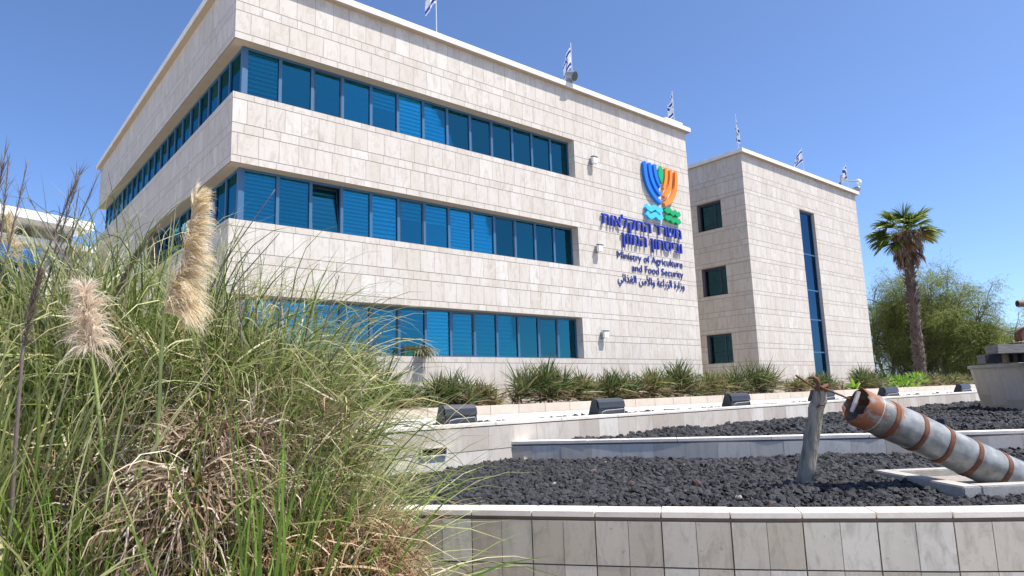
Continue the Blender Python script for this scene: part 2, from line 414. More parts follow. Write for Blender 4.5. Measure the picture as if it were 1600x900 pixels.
poly_wall('garden_wall', 'curved low front wall of grey stone slabs under pale cap stones, nearest the viewer', W1, -0.25, 0.62, 0.30,
          [(0.125, 0.535), (-0.20, 0.12)], 0.312, 0.055, 0.624, STONEG, JOINTW, cap_over=0.014, joints=(0.005, 0.012))
poly_wall('garden_wall', 'low grey inner wall with a bright cap between the two black lava beds', W2, 0.30, 0.95, 0.28,
          [(0.30, 0.875)], 0.52, 0.055, 1.5, STONEW, JOINT, cap_over=0.022, joints=(0.003, 0.004))
W3 = [(-6.0, W3Y), (0.0, W3Y-0.03), (8, W3Y+0.05), (18, W3Y), (34, W3Y-0.05), (60, W3Y)]
w3o = poly_wall('garden_wall', 'long straight pale stone wall carrying the black floodlights, below the planted kerb', W3, 0.2, 1.30, 0.34,
          [(0.85, 1.235), (0.40, 0.845), (0.2, 0.395)], 0.56, 0.055, 1.6, STONEW, JOINT, cap_over=0.022, joints=(0.003, 0.004))
# drain niche in the long wall: dark opening with a stone-less sleeve and dry leaves on its sill
n0 = hit(657, 714, 1, W3Y-0.03); n1 = hit(695, 699, 1, W3Y-0.03)
nb = MB(); x0, x1, z0, z1 = n0[0], n1[0], n0[2]+0.01, n1[2]
yf = W3Y-0.055
nb.box(x0, x1, yf, W3Y+0.02, z0, z1)
dk = mat('dark_opening', (0.012, 0.011, 0.010), 0.9)
nb.build('drain_opening', dk, w3o)
nb = MB()
for a, b_, c_, d_ in ((x0-.02, x1+.02, z1, z1+.02), (x0-.02, x1+.02, z0-.02, z0), (x0-.02, x0, z0, z1), (x1, x1+.02, z0, z1)):
    nb.box(a, b_, yf-0.03, yf+0.03, c_, d_)
nb.build('drain_surround', STONEW, w3o)
# kerb of the planting strip
kw = thing('planter_kerb', 'cream stone kerb running along the shrubs at the foot of the building', 'kerb', (-6, -3.1, 1.2))
k = MB()
x = -6.0
while x < 75:
    k.box(x+.003, x+0.994, -3.10, -2.86, 1.15, 1.50); x += 1.0
k.build('kerb_stones', KERB, kw, bevel=0.006)

# lava beds
def lift(x, y):                                   # the lower bed rises gently away from the front wall
    return np.clip(((x+1.0)*.78+(y+12.3)*.62)*.024, 0, .13)
def inside(P, poly):
    x, y = P[:, 0], P[:, 1]; r = np.zeros(len(P), bool); j = len(poly)-1
    for i in range(len(poly)):
        xi, yi = poly[i]; xj, yj = poly[j]
        c = ((yi > y) != (yj > y)) & (x < (xj-xi)*(y-yi)/(yj-yi+1e-12)+xi)
        r ^= c; j = i
    return r
def flat_poly(name, poly, z, m, kind='structure'):
    bm = bmesh.new(); f = bm.faces.new([bm.verts.new((a, b, z)) for a, b in poly])
    if f.normal.z < 0 or True:
        bmesh.ops.recalc_face_normals(bm, faces=bm.faces)
    bmesh.ops.triangulate(bm, faces=bm.faces)
    for v in bm.verts: v.co.z += lift(v.co.x, v.co.y) if name == 'lava_bed_floor' and z < .6 else 0
    me = bpy.data.meshes.new(name); bm.to_mesh(me); bm.free(); me.materials.append(m)
    o = bpy.data.objects.new(name, me); COL.objects.link(o); return struct(o, kind)
def inset(pts, d):
    p = np.array(pts); return [tuple(q) for q in p-normals(p)*d]
BED1 = inset(W1, 0.15)+[tuple(q) for q in np.array(W2)[::-1]+normals(np.array(W2))[::-1]*0.0]
BED2 = inset(W2, 0.14)+[(34, -17), (60, -17), (60, W3Y+.05), (J[0], W3Y+.05)]
flat_poly('lava_bed_floor', BED1, 0.47, LAVAB)
flat_poly('lava_bed_floor', BED2, 0.83, LAVAB)
flat_poly('lava_strip_floor', [(-6, -8.0), (60, -8.0), (60, -7.25), (-6, -7.25)], 1.235, LAVAB)
flat_poly('path', [(-6, -7.25), (75, -7.25), (75, -3.12), (-6, -3.12)], 1.25, PATH)
flat_poly('planting_soil', [(-6, -2.9), (75, -2.9), (75, 0.3), (-6, 0.3)], 1.44, BEDSOIL)

# icosahedron pebble arrays
_phi = (1+5**.5)/2
ICO_V = np.array([(-1, _phi, 0), (1, _phi, 0), (-1, -_phi, 0), (1, -_phi, 0), (0, -1, _phi), (0, 1, _phi), (0, -1, -_phi), (0, 1, -_phi), (_phi, 0, -1), (_phi, 0, 1), (-_phi, 0, -1), (-_phi, 0, 1)])/math.sqrt(1+_phi**2)
ICO_F = np.array([(0, 11, 5), (0, 5, 1), (0, 1, 7), (0, 7, 10), (0, 10, 11), (1, 5, 9), (5, 11, 4), (11, 10, 2), (10, 7, 6), (7, 1, 8), (3, 9, 4), (3, 4, 2), (3, 2, 6), (3, 6, 8), (3, 8, 9), (4, 9, 5), (2, 4, 11), (6, 2, 10), (8, 6, 7), (9, 8, 1)])
def subdiv(V, F):
    cache = {}; V = [tuple(v) for v in V]; out = []
    def mid(a, b):
        k = (min(a, b), max(a, b))
        if k not in cache:
            m = np.array(V[a])+np.array(V[b]); V.append(tuple(m/np.linalg.norm(m))); cache[k] = len(V)-1
        return cache[k]
    for a, b, c in F:
        x, y, z = mid(a, b), mid(b, c), mid(c, a); out += [(a, x, z), (x, b, y), (z, y, c), (x, y, z)]
    return np.array(V), np.array(out)
ICO2_V, ICO2_F = subdiv(ICO_V, ICO_F)
def pebbles(name, P, size, fine=False, red=0.012):
    Vt, Ft = (ICO2_V, ICO2_F) if fine else (ICO_V, ICO_F)
    n = len(P); nv = len(Vt)
    R = RNG.uniform(0.55, 1.35, (n, nv, 1)) if not fine else RNG.uniform(0.72, 1.22, (n, nv, 1))
    if fine:   # craggy: a few big lobes too
        ax = RNG.normal(0, 1, (n, 3, 3)); ax /= np.linalg.norm(ax, axis=2, keepdims=True)
        R = R*(1+0.35*np.clip(np.einsum('vk,nak->nva', Vt, ax).max(2, keepdims=True)-0.55, -0.4, 1))
    v = Vt[None]*R*size[:, None, None]
    v = v*RNG.uniform(0.7, 1.3, (n, 1, 3))*np.array([1, 1, .85])
    a = RNG.uniform(0, 6.28, n); c, s = np.cos(a), np.sin(a)
    x = v[..., 0]*c[:, None]-v[..., 1]*s[:, None]; y = v[..., 0]*s[:, None]+v[..., 1]*c[:, None]
    v = np.stack([x, y, v[..., 2]], -1)+P[:, None, :]
    F = (Ft[None]+(np.arange(n)*nv)[:, None, None]).reshape(-1, 3)
    u_ = RNG.random(n); mi = np.repeat((u_ < red*.5).astype(int)+2*(u_ > .9975), len(Ft))
    return struct(np_mesh(name, v.reshape(-1, 3), F, [LAVA, LAVAR, LAVAP], mi=mi), 'stuff')
def scatter(poly, n, z, wmin, wmax, amp=0.02):
    lo, hi = np.min(poly, 0), np.max(poly, 0); res = []
    while sum(map(len, res)) < n:
        q = RNG.uniform(lo, hi, (60000, 2)); q = q[inside(q, poly)]
        fa = (q-[2.94, -15.04])@np.array([.603, .798]); fb = (q-[2.94, -15.04])@np.array([.798, -.603])      # clear of the concrete frame
        q = q[~((fa > -.03) & (fa < 1.69) & (fb > -.03) & (fb < 1.78))]
        P3 = np.column_stack([q, np.full(len(q), z)]); s = to_px(P3)
        k = (s[:, 2] > wmin) & (s[:, 2] < wmax) & (s[:, 0] > -250) & (s[:, 0] < 1850)
        keep = RNG.random(len(q)) < np.clip((9.0/np.maximum(s[:, 2], 1))**1.2, 0, 1)   # thinner far away
        res.append(P3[k & keep])
        if len(res) > 400: break
    P = np.concatenate(res)[:n]
    h = np.sin(P[:, 0]*2.1+P[:, 1]*.7)*np.sin(P[:, 1]*1.7-P[:, 0]*.4)
    P[:, 2] += h*amp+RNG.uniform(-0.012, 0.02, len(P))
    return P
P = scatter(BED1, 11000, 0.495, 5, 9.0); P[:, 2] += lift(P[:, 0], P[:, 1]); pebbles('lava_gravel', P, RNG.gamma(4, 0.0068, len(P)).clip(0.013, 0.07), True)
P = scatter(BED1, 18000, 0.495, 9.0, 16, 0.03); P[:, 2] += lift(P[:, 0], P[:, 1]); pebbles('lava_gravel', P, RNG.gamma(4, 0.0074, len(P)).clip(0.014, 0.07))
P = scatter(BED2, 24000, 0.86, 9, 32, 0.05); pebbles('lava_gravel', P, RNG.gamma(5, 0.0075, len(P)).clip(0.02, 0.085))
strip = [(-2, -7.96), (40, -7.96), (40, -7.4), (-2, -7.4)]
P = scatter(strip, 2600, 1.245, 9, 45, 0.012); pebbles('lava_gravel', P, RNG.gamma(5, 0.0075, len(P)).clip(0.02, 0.075))
# a heap against the long wall at the back of the upper bed
P = scatter([(6, W3Y-1.3), (30, W3Y-1.3), (30, W3Y-.1), (6, W3Y-.1)], 6000, 0.87, 9, 40, 0.05); pebbles('lava_gravel', P, RNG.gamma(5, 0.009, len(P)).clip(0.02, 0.09))

# ================================================================== MAIN BUILDING
S = [10.02, 6.52, 3.02]; WH = 1.53; XR, LY, XW = 20.38, 20.29, 12.92
ZTOP, ZSOF, ZB = 13.81, 13.60, 1.25
REC = 0.36
A = thing('office_building', 'three storey stone-clad office building with long bands of blue windows and a sign', 'building', (0, 0, ZB))
w = MB()
bands = [(S[0]+WH, ZSOF), (S[1]+WH, S[0]), (S[2]+WH, S[1]), (ZB, S[2])]
for z0, z1 in bands: w.box(0, XR, 0, LY, z0, z1)
for i, s in enumerate(S):
    w.box(XW, XR, 0, LY, s, s+WH)
    if i == 1: w.box(0, XW, 9.13, LY, s, s+WH)
    if i == 2: w.box(0, XW, 4.5, LY, s, s+WH)
w.build('wall', [JOINT], A)
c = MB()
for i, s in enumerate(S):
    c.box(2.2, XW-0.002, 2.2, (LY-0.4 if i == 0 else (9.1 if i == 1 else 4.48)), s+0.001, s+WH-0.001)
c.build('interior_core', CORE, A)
sf = MB()
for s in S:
    sf.box(0.012, XW-0.004, 0.012, 0.42, s+WH-0.012, s+WH+0.0)      # soffit slabs over the glass, warm bounce painted in tan
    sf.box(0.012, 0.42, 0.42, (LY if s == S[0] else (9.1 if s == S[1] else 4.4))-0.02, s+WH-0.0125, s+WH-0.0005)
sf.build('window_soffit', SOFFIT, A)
cp = MB(); O = 0.205
cp.box(-O, XR+O, -O, LY+O, ZSOF, ZTOP)
co_ = cp.build('coping', COPING, A, bevel=0.012)
cs = MB(); cs.box(-O+.015, XR+O-.015, -O+.015, LY+O-.015, ZSOF-0.012, ZSOF-0.001); cs.build('coping_soffit', SOFFIT, co_)  # tan strip added under the coping, its shade put into the colour
st = MB(); st.box(XR-1.6, XR-0.35, -O+0.04, 1.2, ZTOP, ZTOP+0.12); st.build('coping_step', COPING, A)

def rows_between(z0, z1, start_sill=None):
    """course heights of the cladding, bottom up, over the whole height"""
    out = []
    def put(base, hs):
        for h_ in hs: out.append((base, base+h_)); base += h_
    put(ZB-.2, [0.40, 0.25, 0.40]) ; b = out[-1][1]
    put(b, [S[2]-0.19-b, 0.19])
    for s in (S[2], S[1], S[0]):
        put(s, [0.64, 0.25, 0.64, 0.20])
        if s != S[0]: put(s+1.73, [0.63, 0.27, 0.68, 0.19])
        else: put(s+1.73, [0.63, 0.27, ZSOF-(s+1.73)-0.90])
    return out
ROWS = rows_between(0, 0)
def clad(mb, u0, u1, rows, fn, skip=None, tw=0.52, gap=0.011, seed=1, u_hole=None):
    """slabs between u0 and u1 on each course; fn(u,z)->point; u_hole(z)->list of (ua,ub) openings"""
    rg = random.Random(seed)
    for ri, (za, zb) in enumerate(rows):
        spans = [(u0, u1)]
        for (ha, hb) in (u_hole((za+zb)/2) if u_hole else []):
            ns = []
            for a, b in spans:
                if hb <= a or ha >= b: ns.append((a, b)); continue
                if ha > a+.01: ns.append((a, ha))
                if hb < b-.01: ns.append((hb, b))
            spans = ns
        for a, b in spans:
            u = a-(rg.uniform(0.05, tw-0.05) if True else 0)
            while u < b:
                wd = tw*rg.choice([0.92, 1, 1, 1, 1.08])
                p, q = max(u, a), min(u+wd, b)
                if q-p > 0.03:
                    g0 = gap/2
                    ga = g0 if p > a else 0; gb = g0 if q < b else 0
                    gz = g0*1.35; mb.quad(fn(p+ga*.75, za+gz), fn(q-gb*.75, za+gz), fn(q-gb*.75, zb-gz), fn(p+ga*.75, zb-gz))
                u += wd
def win_front(zm):
    for s in S:
        if s < zm < s+WH: return [(-1, XW)]
    return []
def win_left(zm):
    if S[0] < zm < S[0]+WH: return [(-1, LY+1)]
    if S[1] < zm < S[1]+WH: return [(-1, 9.13)]
    if S[2] < zm < S[2]+WH: return [(-1, 4.5)]
    return []
cl = MB()
clad(cl, -0.007, XR+.007, ROWS, lambda u, z: (u, -0.007, z), seed=3, u_hole=win_front)
clad(cl, -0.007, LY, ROWS, lambda u, z: (-0.007, u, z)[::1], seed=5, u_hole=win_left, gap=0.008)
clad(cl, 0, LY, ROWS, lambda u, z: (XR+0.007, u, z), seed=6)
for i, s in enumerate(S):       # reveals at the window ends
    for za, zb in ((s, s+.64), (s+.64, s+.89), (s+.89, s+WH)):
        cl.quad((XW-.006, 0.0, za+.004), (XW-.006, REC+.3, za+.004), (XW-.006, REC+.3, zb-.004), (XW-.006, 0.0, zb-.004))
    cl.quad((0.0, -.004, s+.004), (XW, -.004, s+.004), (XW, REC+.1, s+.004), (0.0, REC+.1, s+.004))
cl.build('stone_cladding', STONE, A)

# window units: frame > pane, blind
def unit_meshes(wd, ht):
    f = MB(); t = 0.045
    f.m = 0
    f.box(0, t, -0.05, 0.05, 0, ht); f.box(wd-t, wd, -0.05, 0.05, 0, ht)
    f.box(t, wd-t, -0.045, 0.045, 0, t); f.box(t, wd-t, -0.045, 0.045, ht-0.075, ht)
    return f
PW = (XW-0.02-(REC+0.06))/13
def mesh_of(mb, name, m, bevel=0):
    me = bpy.data.meshes.new(name); me.from_pydata(mb.v, [], mb.f); me.materials.append(m); me.update(); return me
def frame_mesh(wd, ht, name):
    return mesh_of(unit_meshes(wd, ht), name, FRAME)
def pane_mesh(wd, ht, name, m=None):
    p = MB(); p.box(0.04, wd-0.04, -0.006, 0.006, 0.04, ht-0.07); return mesh_of(p, name, m or GLASS)
def blind_mesh(wd, ht, drop, name, pitch=0.135, slat=0.066):
    p = MB(); z = ht-0.08
    while z > ht-0.08-drop:
        p.box(0.06, wd-0.06, 0.0, 0.004, z-slat, z); z -= pitch
    return mesh_of(p, name, BLIND)
def sash_mesh(wd, ht):
    f = MB(); a = 0.045
    f.box(a, a+.035, -0.03, 0.02, a, ht-.075); f.box(wd-a-.035, wd-a, -0.03, 0.02, a, ht-.075)
    f.box(a+.035, wd-a-.035, -0.028, 0.02, a, a+.04); f.box(a+.035, wd-a-.035, -0.028, 0.02, ht-.115, ht-.075)
    return mesh_of(f, 'sash', FRAMED)
FM = frame_mesh(PW, WH, 'window'); PM = pane_mesh(PW, WH, 'pane'); SM = sash_mesh(PW, WH)
BM = [blind_mesh(PW, WH, d, 'blind') for d in (1.38, 0.95, 0.6, 1.38)]
BM[3] = blind_mesh(PW, WH, 1.38, 'blind', 0.115, 0.062)
def mk(name, me, parent, loc, rz=0):
    o = bpy.data.objects.new(name, me); COL.objects.link(o); o.parent = parent; o.location = loc; o.rotation_euler = (0, 0, rz); return o
rw = random.Random(21)
patt = {0: [0, -1, -1, -1, 2, 0, 0, 2, 0, -1, -1, 1, 0], 1: [3, 3, 0, 3, 0, 2, 2, 3, 0, -1, 0, 3, 2], 2: [0, 0, 0, 3, -1, 2, 3, 0, 0, 0, 0, 2, 0]}
ops = {0: (2, 8), 1: (5, 9), 2: (4, 7, 11)}
for r, s in enumerate(S):
    for i in range(13):
        f = mk('window', FM, A, (REC+0.06+i*PW, REC, s-ZB))
        if r == 1 and i == 2:                 # the sash tilted open
            q = mk('sash', SM, f, (0, 0, 0)); q.rotation_euler = (rad(-9), 0, 0); f['label'] = 'window with its sash tilted open'
            q2 = mk('pane', PM, f, (0, 0, 0)); q2.rotation_euler = (rad(-9), 0, 0)
            b = mk('blind', BM[0], f, (0, 0.30, 0)); continue
        mk('pane', PM, f, (0, 0.0, 0))
        if i in ops[r]: mk('sash', SM, f, (0, 0, 0))
        k = patt[r][i]
        if k >= 0: mk('blind', BM[k], f, (0, 0.05, 0))
def left_row(s, y0, y1, n):
    wd = (y1-y0)/n; fm = frame_mesh(wd, WH, 'window'); pm = pane_mesh(wd, WH, 'pane')
    bm = [blind_mesh(wd, WH, d, 'blind') for d in (0.5, 1.3)]
    for i in range(n):
        f = mk('window', fm, A, (REC, y0+(i+1)*wd, s-ZB), -math.pi/2)
        mk('pane', pm, f, (0, 0, 0))
        if rw.random() < .4: mk('blind', bm[rw.randint(0, 1)], f, (0, 0.1, 0))
left_row(S[0], REC+.06, LY-.1, 20); left_row(S[1], REC+.06, 9.1, 9); left_row(S[2], REC+.06, 4.45, 4)
pm_ = MB()
for s in S: pm_.box(REC-0.06, REC+0.06, REC-0.06, REC+0.06, s, s+WH)
pm_.build('corner_post', FRAME, A)

# ================================================================== SIDE BUILDING
BX, BXR, BL, BT = 25.15, 38.31, 13.0, 13.83
B = thing('office_building', 'smaller stone block beyond the gap, with one tall slit window', 'building', (BX, 0, ZB))
SX0, SX1, SZ1 = 30.74, 32.45, 11.50
b = MB(); BS = BT-0.21
b.box(BX+0.42, SX0, 0, BL, ZB, BS); b.box(SX1, BXR, 0, BL, ZB, BS)
b.box(SX0, SX1, 0, BL, SZ1, BS); b.box(SX0, SX1, 0.9, BL, ZB, SZ1)
WY0, WY1 = 1.39, 2.86
for ya, yb in ((0, WY0), (WY1, BL)): b.box(BX, BX+0.42, ya, yb, ZB, BS)
zs = [ZB]+sum([[s, s+1.49] for s in S[::-1]], [])+[BS]
for i in range(0, len(zs), 2): b.box(BX, BX+0.42, WY0, WY1, zs[i], zs[i+1])
b.build('wall', JOINT, B)
cp = MB(); cp.box(BX-O, BXR+O, -O, BL+O, BS, BT); co_ = cp.build('coping', COPING, B, bevel=0.012)
cs = MB(); cs.box(BX-O+.015, BXR+O-.015, -O+.015, BL+O-.015, BS-.012, BS-.001); cs.build('coping_soffit', SOFFIT, co_)  # same added tan strip, underside shade held in its colour
rowsB = [(a, min(z, BS)) for a, z in ROWS]
rowsB[-1] = (rowsB[-1][0], BS)
cb_ = MB()
rB = []
for a, z in rowsB:                              # split courses where the small windows start and end
    cuts = [q for s in S for q in (s+1.49,) if a+.02 < q < z-.02]
    p0 = a
    for q in cuts: rB.append((p0, q)); p0 = q
    rB.append((p0, z))
clad(cb_, BX-.007, BXR, rowsB, lambda u, z: (u, -0.007, z), seed=8, tw=0.5, u_hole=lambda zm: [(SX0, SX1)] if zm < SZ1-.2 else [])
clad(cb_, -0.007, BL, rB, lambda u, z: (BX-0.007, u, z), seed=9, tw=0.62, u_hole=lambda zm: [(WY0, WY1)] if any(s < zm < s+1.49 for s in S) else [])
for za, zb in rowsB:
    if zb < SZ1+.1:
        cb_.quad((SX1-.004, 0, za+.004), (SX1-.004, .9, za+.004), (SX1-.004, .9, zb-.004), (SX1-.004, 0, zb-.004))
        cb_.quad((SX0+.004, 0, za+.004), (SX0+.004, .9, za+.004), (SX0+.004, .9, zb-.004), (SX0+.004, 0, zb-.004))
cb_.build('stone_cladding', STONE, B)
# slit window: one tall glazed part with its bars as frame
sw = MB(); y = 0.20
sw.box(SX0+.005, SX0+.06, y-.04, y+.04, 1.4, SZ1); sw.box(SX1-.06, SX1-.005, y-.04, y+.04, 1.4, SZ1)
for z in (SZ1-.03, 9.05, 7.0, 5.35, 3.55, 1.98, 1.43): sw.box(SX0+.06, SX1-.06, y-.045, y+.04, z-.035, z+.035)
swo = sw.build('window', FRAME, B)
swo['label'] = 'tall slit window cut by blue bars'
sp = MB(); sp.box(SX0+.04, SX1-.04, y-.006, y+.006, 1.4, SZ1-.02); sp.build('pane', glass_mat('slit_glass', (.12, .35, .45), (.09, .20, .31), .5), swo)
sh = MB(); sh.box(SX0+.05, SX1-.05, y+.2, y+.22, 6.2, SZ1-.4); sh.build('blind', mat('grey_roller_blind', (0.16, 0.2, 0.23), .9), swo)
for k, s in enumerate(S):
    f = MB(); x = BX+0.30; t = .06
    f.box(x-.04, x+.04, WY0+.004, WY0+t, s, s+1.49); f.box(x-.04, x+.04, WY1-t, WY1-.004, s, s+1.49)
    f.box(x-.038, x+.038, WY0+t, WY1-t, s, s+t); f.box(x-.038, x+.038, WY0+t, WY1-t, s+1.49-.09, s+1.485)
    f.box(x-.036, x+.036, WY0+t+.02+.42, WY0+t+.07+.42, s+t, s+1.4)
    fo = f.build('window', FRAMED, B)
    p = MB(); p.box(x-.005, x+.005, WY0+.05, WY1-.05, s+.05, s+1.42); p.build('pane', GLASST, fo)
    cc = MB()
    if k == 2:
        z = s+1.38
        while z > s+.1: cc.box(x+.09, x+.095, WY0+.1, WY1-.1, z-.06, z); z -= .10
    else:
        cc.box(x+.09, x+.10, WY0+.08, WY0+.52, s+.08, s+1.4)
    cc.build('blind', BLIND, fo)
    rv = MB(); rv.box(BX+.005, BX+.42, WY0+.003, WY1-.003, s-.0, s+.006); rv.build('sill', STONE, fo)

# ================================================================== SIGN ON THE FACADE
SIGN = thing('wall_sign', 'raised blue lettering in three languages under a coloured branched emblem on the facade', 'sign', (17.5, -0.01, 8.0))
def col(name, c, r=0.45): return mat(name, c, r, noise=(3, 0.04))
BLUE = col('sign_blue', (0.005, 0.16, 0.60)); ORNG = col('sign_orange', (0.86, 0.24, 0.02)); GRN = col('sign_green', (0.0, 0.33, 0.10))
GRN2 = col('sign_leaf_green', (0.0, 0.36, 0.13))
CYN = col('sign_cyan', (0.06, 0.50, 0.83)); NAVY = col('sign_navy', (0.022, 0.045, 0.36)); NAVY2 = col('sign_dark_blue', (0.025, 0.04, 0.22))
def XZ(zx, zy): h = hit(960+zx/8.18, 240+zy/8.18, 1, -0.1); return np.array([h[0], h[2]])
def smooth_line(pts, n=24):
    pts = np.array(pts, float); d = np.concatenate([[0], np.cumsum(np.linalg.norm(np.diff(pts, axis=0), axis=1))])
    t = np.linspace(0, d[-1], n)
    # Catmull-Rom
    P = np.vstack([2*pts[0]-pts[1], pts, 2*pts[-1]-pts[-2]]); out = []
    for q in t:
        i = min(np.searchsorted(d, q, side='right')-1, len(pts)-2); u = (q-d[i])/(d[i+1]-d[i])
        a, b_, c_, e_ = P[i], P[i+1], P[i+2], P[i+3]
        out.append(0.5*((2*b_)+(-a+c_)*u+(2*a-5*b_+4*c_-e_)*u*u+(-a+3*b_-3*c_+e_)*u**3))
    return np.array(out)
def plate(name, outline, m, y0, y1):
    bm = bmesh.new(); vs = [bm.verts.new((p[0], y0, p[1])) for p in outline]; f = bm.faces.new(vs)
    r = bmesh.ops.extrude_face_region(bm, geom=[f])
    for e in r['geom']:
        if isinstance(e, bmesh.types.BMVert): e.co.y = y1
    bmesh.ops.recalc_face_normals(bm, faces=bm.faces); bmesh.ops.triangulate(bm, faces=[f for f in bm.faces if len(f.verts) > 4])
    mb = MB(); mb.v = [tuple(v.co) for v in bm.verts]; bm.verts.index_update()
    mb.f = [tuple(v.index for v in f.verts) for f in bm.faces]; mb.mi = [0]*len(mb.f); bm.free()
    return mb.build(name, m, SIGN)
def stroke(name, pts, wid, m, taper=True, y0=-0.03, y1=-0.16, n=24):
    L = smooth_line([XZ(*p) for p in pts], n); t = np.gradient(L, axis=0); t /= np.linalg.norm(t, axis=1, keepdims=True)
    nr = np.stack([-t[:, 1], t[:, 0]], 1); k = np.linspace(0, 1, n)
    wid = np.asarray(wid, float)*.88
    wv = np.broadcast_to(wid, n)*0.5 if np.ndim(wid) == 0 else np.interp(k, np.linspace(0, 1, len(wid)), wid)*0.5
    if taper: wv = wv*np.clip(0.35+k/0.04, 0, 1)
    return plate(name, np.vstack([L+nr*wv[:, None], (L-nr*wv[:, None])[::-1]]), m, y0, y1)
stroke('emblem_arm', [(376, 98), (383, 200), (402, 320), (440, 435), (510, 555), (588, 640)], [.235, .235, .25, .22, .16], BLUE)
stroke('emblem_arm', [(438, 118), (447, 220), (472, 330), (518, 440), (582, 540)], [.225, .23, .23, .2, .13], BLUE)
stroke('emblem_arm', [(503, 138), (512, 230), (532, 320), (578, 435)], [.22, .23, .22, .15], BLUE)
stroke('emblem_arm', [(652, 185), (651, 290), (643, 370), (622, 450)], [.17, .2, .21, .14], ORNG)
stroke('emblem_arm', [(712, 205), (711, 330), (692, 450), (632, 555)], [.18, .2, .24, .16], ORNG)
stroke('emblem_arm', [(774, 225), (780, 350), (766, 480), (718, 590), (634, 655)], [.18, .22, .25, .26, .2], ORNG)
plate('emblem_leaf', [XZ(*p) for p in [(582, 158), (600, 195), (611, 240), (613, 295), (606, 345), (600, 387), (578, 350), (560, 305), (551, 260), (558, 205)]], GRN2, -0.03, -0.15)
for dy, dx in ((0, 0), (92, 7)):
    stroke('emblem_wave', [(397+dx, 662+dy), (420+dx, 690+dy), (450+dx, 715+dy), (480+dx, 702+dy), (508+dx, 688+dy), (535+dx, 712+dy), (562+dx, 733+dy), (600+dx, 712+dy)], .24, CYN, False, n=40)
for dy, dx in ((0, 0), (94, 6)):
    stroke('emblem_wave', [(640+dx, 708+dy), (668+dx, 742+dy), (696+dx, 726+dy), (732+dx, 770+dy), (765+dx, 752+dy), (797+dx, 790+dy), (826+dx, 768+dy)], .22, GRN, False, n=40)

from mathutils.geometry import delaunay_2d_cdt
def text_outline(s, off):
    """glyph outlines of a line of lettering as closed loops of points"""
    cu = bpy.data.curves.new('t', 'FONT'); cu.body = s; cu.offset = off
    o = bpy.data.objects.new('t', cu); COL.objects.link(o)
    bpy.context.view_layer.update()
    c2 = o.to_curve(bpy.context.evaluated_depsgraph_get())
    loops = []
    for sp in c2.splines:
        if sp.type == 'BEZIER':
            bp = sp.bezier_points; L = []
            for i in range(len(bp)):
                p, q = bp[i], bp[(i+1) % len(bp)]
                P = [np.array(v[:2]) for v in (p.co, p.handle_right, q.handle_left, q.co)]
                st_ = abs(np.cross(P[1]-P[0], P[3]-P[0]))+abs(np.cross(P[2]-P[0], P[3]-P[0]))
                n = 1 if st_ < 1e-6 else 5
                for k in range(n):
                    t = k/n; L.append((1-t)**3*P[0]+3*t*(1-t)**2*P[1]+3*t*t*(1-t)*P[2]+t**3*P[3])
        else: L = [np.array(p.co[:2]) for p in sp.points]
        R_ = [L[0]]
        for p in L[1:]:
            if np.linalg.norm(p-R_[-1]) > 1e-4: R_.append(p)
        if np.linalg.norm(R_[0]-R_[-1]) < 1e-4: R_.pop()
        if len(R_) > 2: loops.append(np.array(R_))
    o.to_curve_clear(); bpy.data.objects.remove(o); bpy.data.curves.remove(cu)
    return loops
def winding(P, loops):
    w = np.zeros(len(P), int)
    for L in loops:
        A_, B_ = L, np.roll(L, -1, 0)
        for a_, b_ in zip(A_, B_):
            side = (b_[0]-a_[0])*(P[:, 1]-a_[1])-(P[:, 0]-a_[0])*(b_[1]-a_[1])
            w += ((a_[1] <= P[:, 1]) & (b_[1] > P[:, 1]) & (side > 0)).astype(int)
            w -= ((a_[1] > P[:, 1]) & (b_[1] <= P[:, 1]) & (side < 0)).astype(int)
    return w
def text_line(name, s, x0, x1, zbase, hbody, ref, depth, m, off=0.0, gap=0.0):
    """raised lettering stretched to its measured width, baseline and body height"""
    loops = text_outline(s, off); rl = np.concatenate(text_outline(ref, off)); al = np.concatenate(loops)
    sx = (x1-x0)/(al[:, 0].max()-al[:, 0].min()); sz = hbody/(rl[:, 1].max()-rl[:, 1].min()); rb = rl[:, 1].min()
    groups = []                                         # loops gathered into words
    for L in sorted(loops, key=lambda q: q[:, 0].min()):
        if groups and L[:, 0].min() < groups[-1][1]+0.15: groups[-1][0].append(L); groups[-1][1] = max(groups[-1][1], L[:, 0].max())
        else: groups.append([[L], L[:, 0].max()])
    for lp, _ in groups:
        pts, ed, o_ = [], [], 0
        for L in lp:
            n = len(L); pts += [Vector(p) for p in L]; ed += [(o_+i, o_+(i+1) % n) for i in range(n)]; o_ += n
        V2, E2, F2_, *_r = delaunay_2d_cdt(pts, ed, [], 0, 1e-5)
        V2 = np.array([tuple(v) for v in V2]); cen = np.array([V2[list(f)].mean(0) for f in F2_])
        tri = [tuple(f) for f, k_ in zip(F2_, winding(cen, lp) != 0) if k_]
        cnt = {}
        for f in tri:
            for i in range(len(f)): cnt[(f[i], f[(i+1) % len(f)])] = 1
        nv = len(V2); X = x0+(V2[:, 0]-al[:, 0].min())*sx; Z = zbase+(V2[:, 1]-rb)*sz
        mb = MB(); mb.v = [(x, -gap-depth, z) for x, z in zip(X, Z)]+[(x, -gap, z) for x, z in zip(X, Z)]
        mb.f = list(tri)+[tuple(i+nv for i in f[::-1]) for f in tri]+[(b_, a_, a_+nv, b_+nv) for (a_, b_) in cnt if (b_, a_) not in cnt]
        mb.mi = [0]*len(mb.f)
        mb.build(name, m, SIGN)
HOFF = 0.012
def fx(px, py, y=-0.1): h = hit(px, py, 1, y); return h[0], h[2]
x0, zb0 = fx(941, 349.2); _, zt0 = fx(941, 333.0); x1, _ = fx(1064.5, 370); HB = zt0-zb0
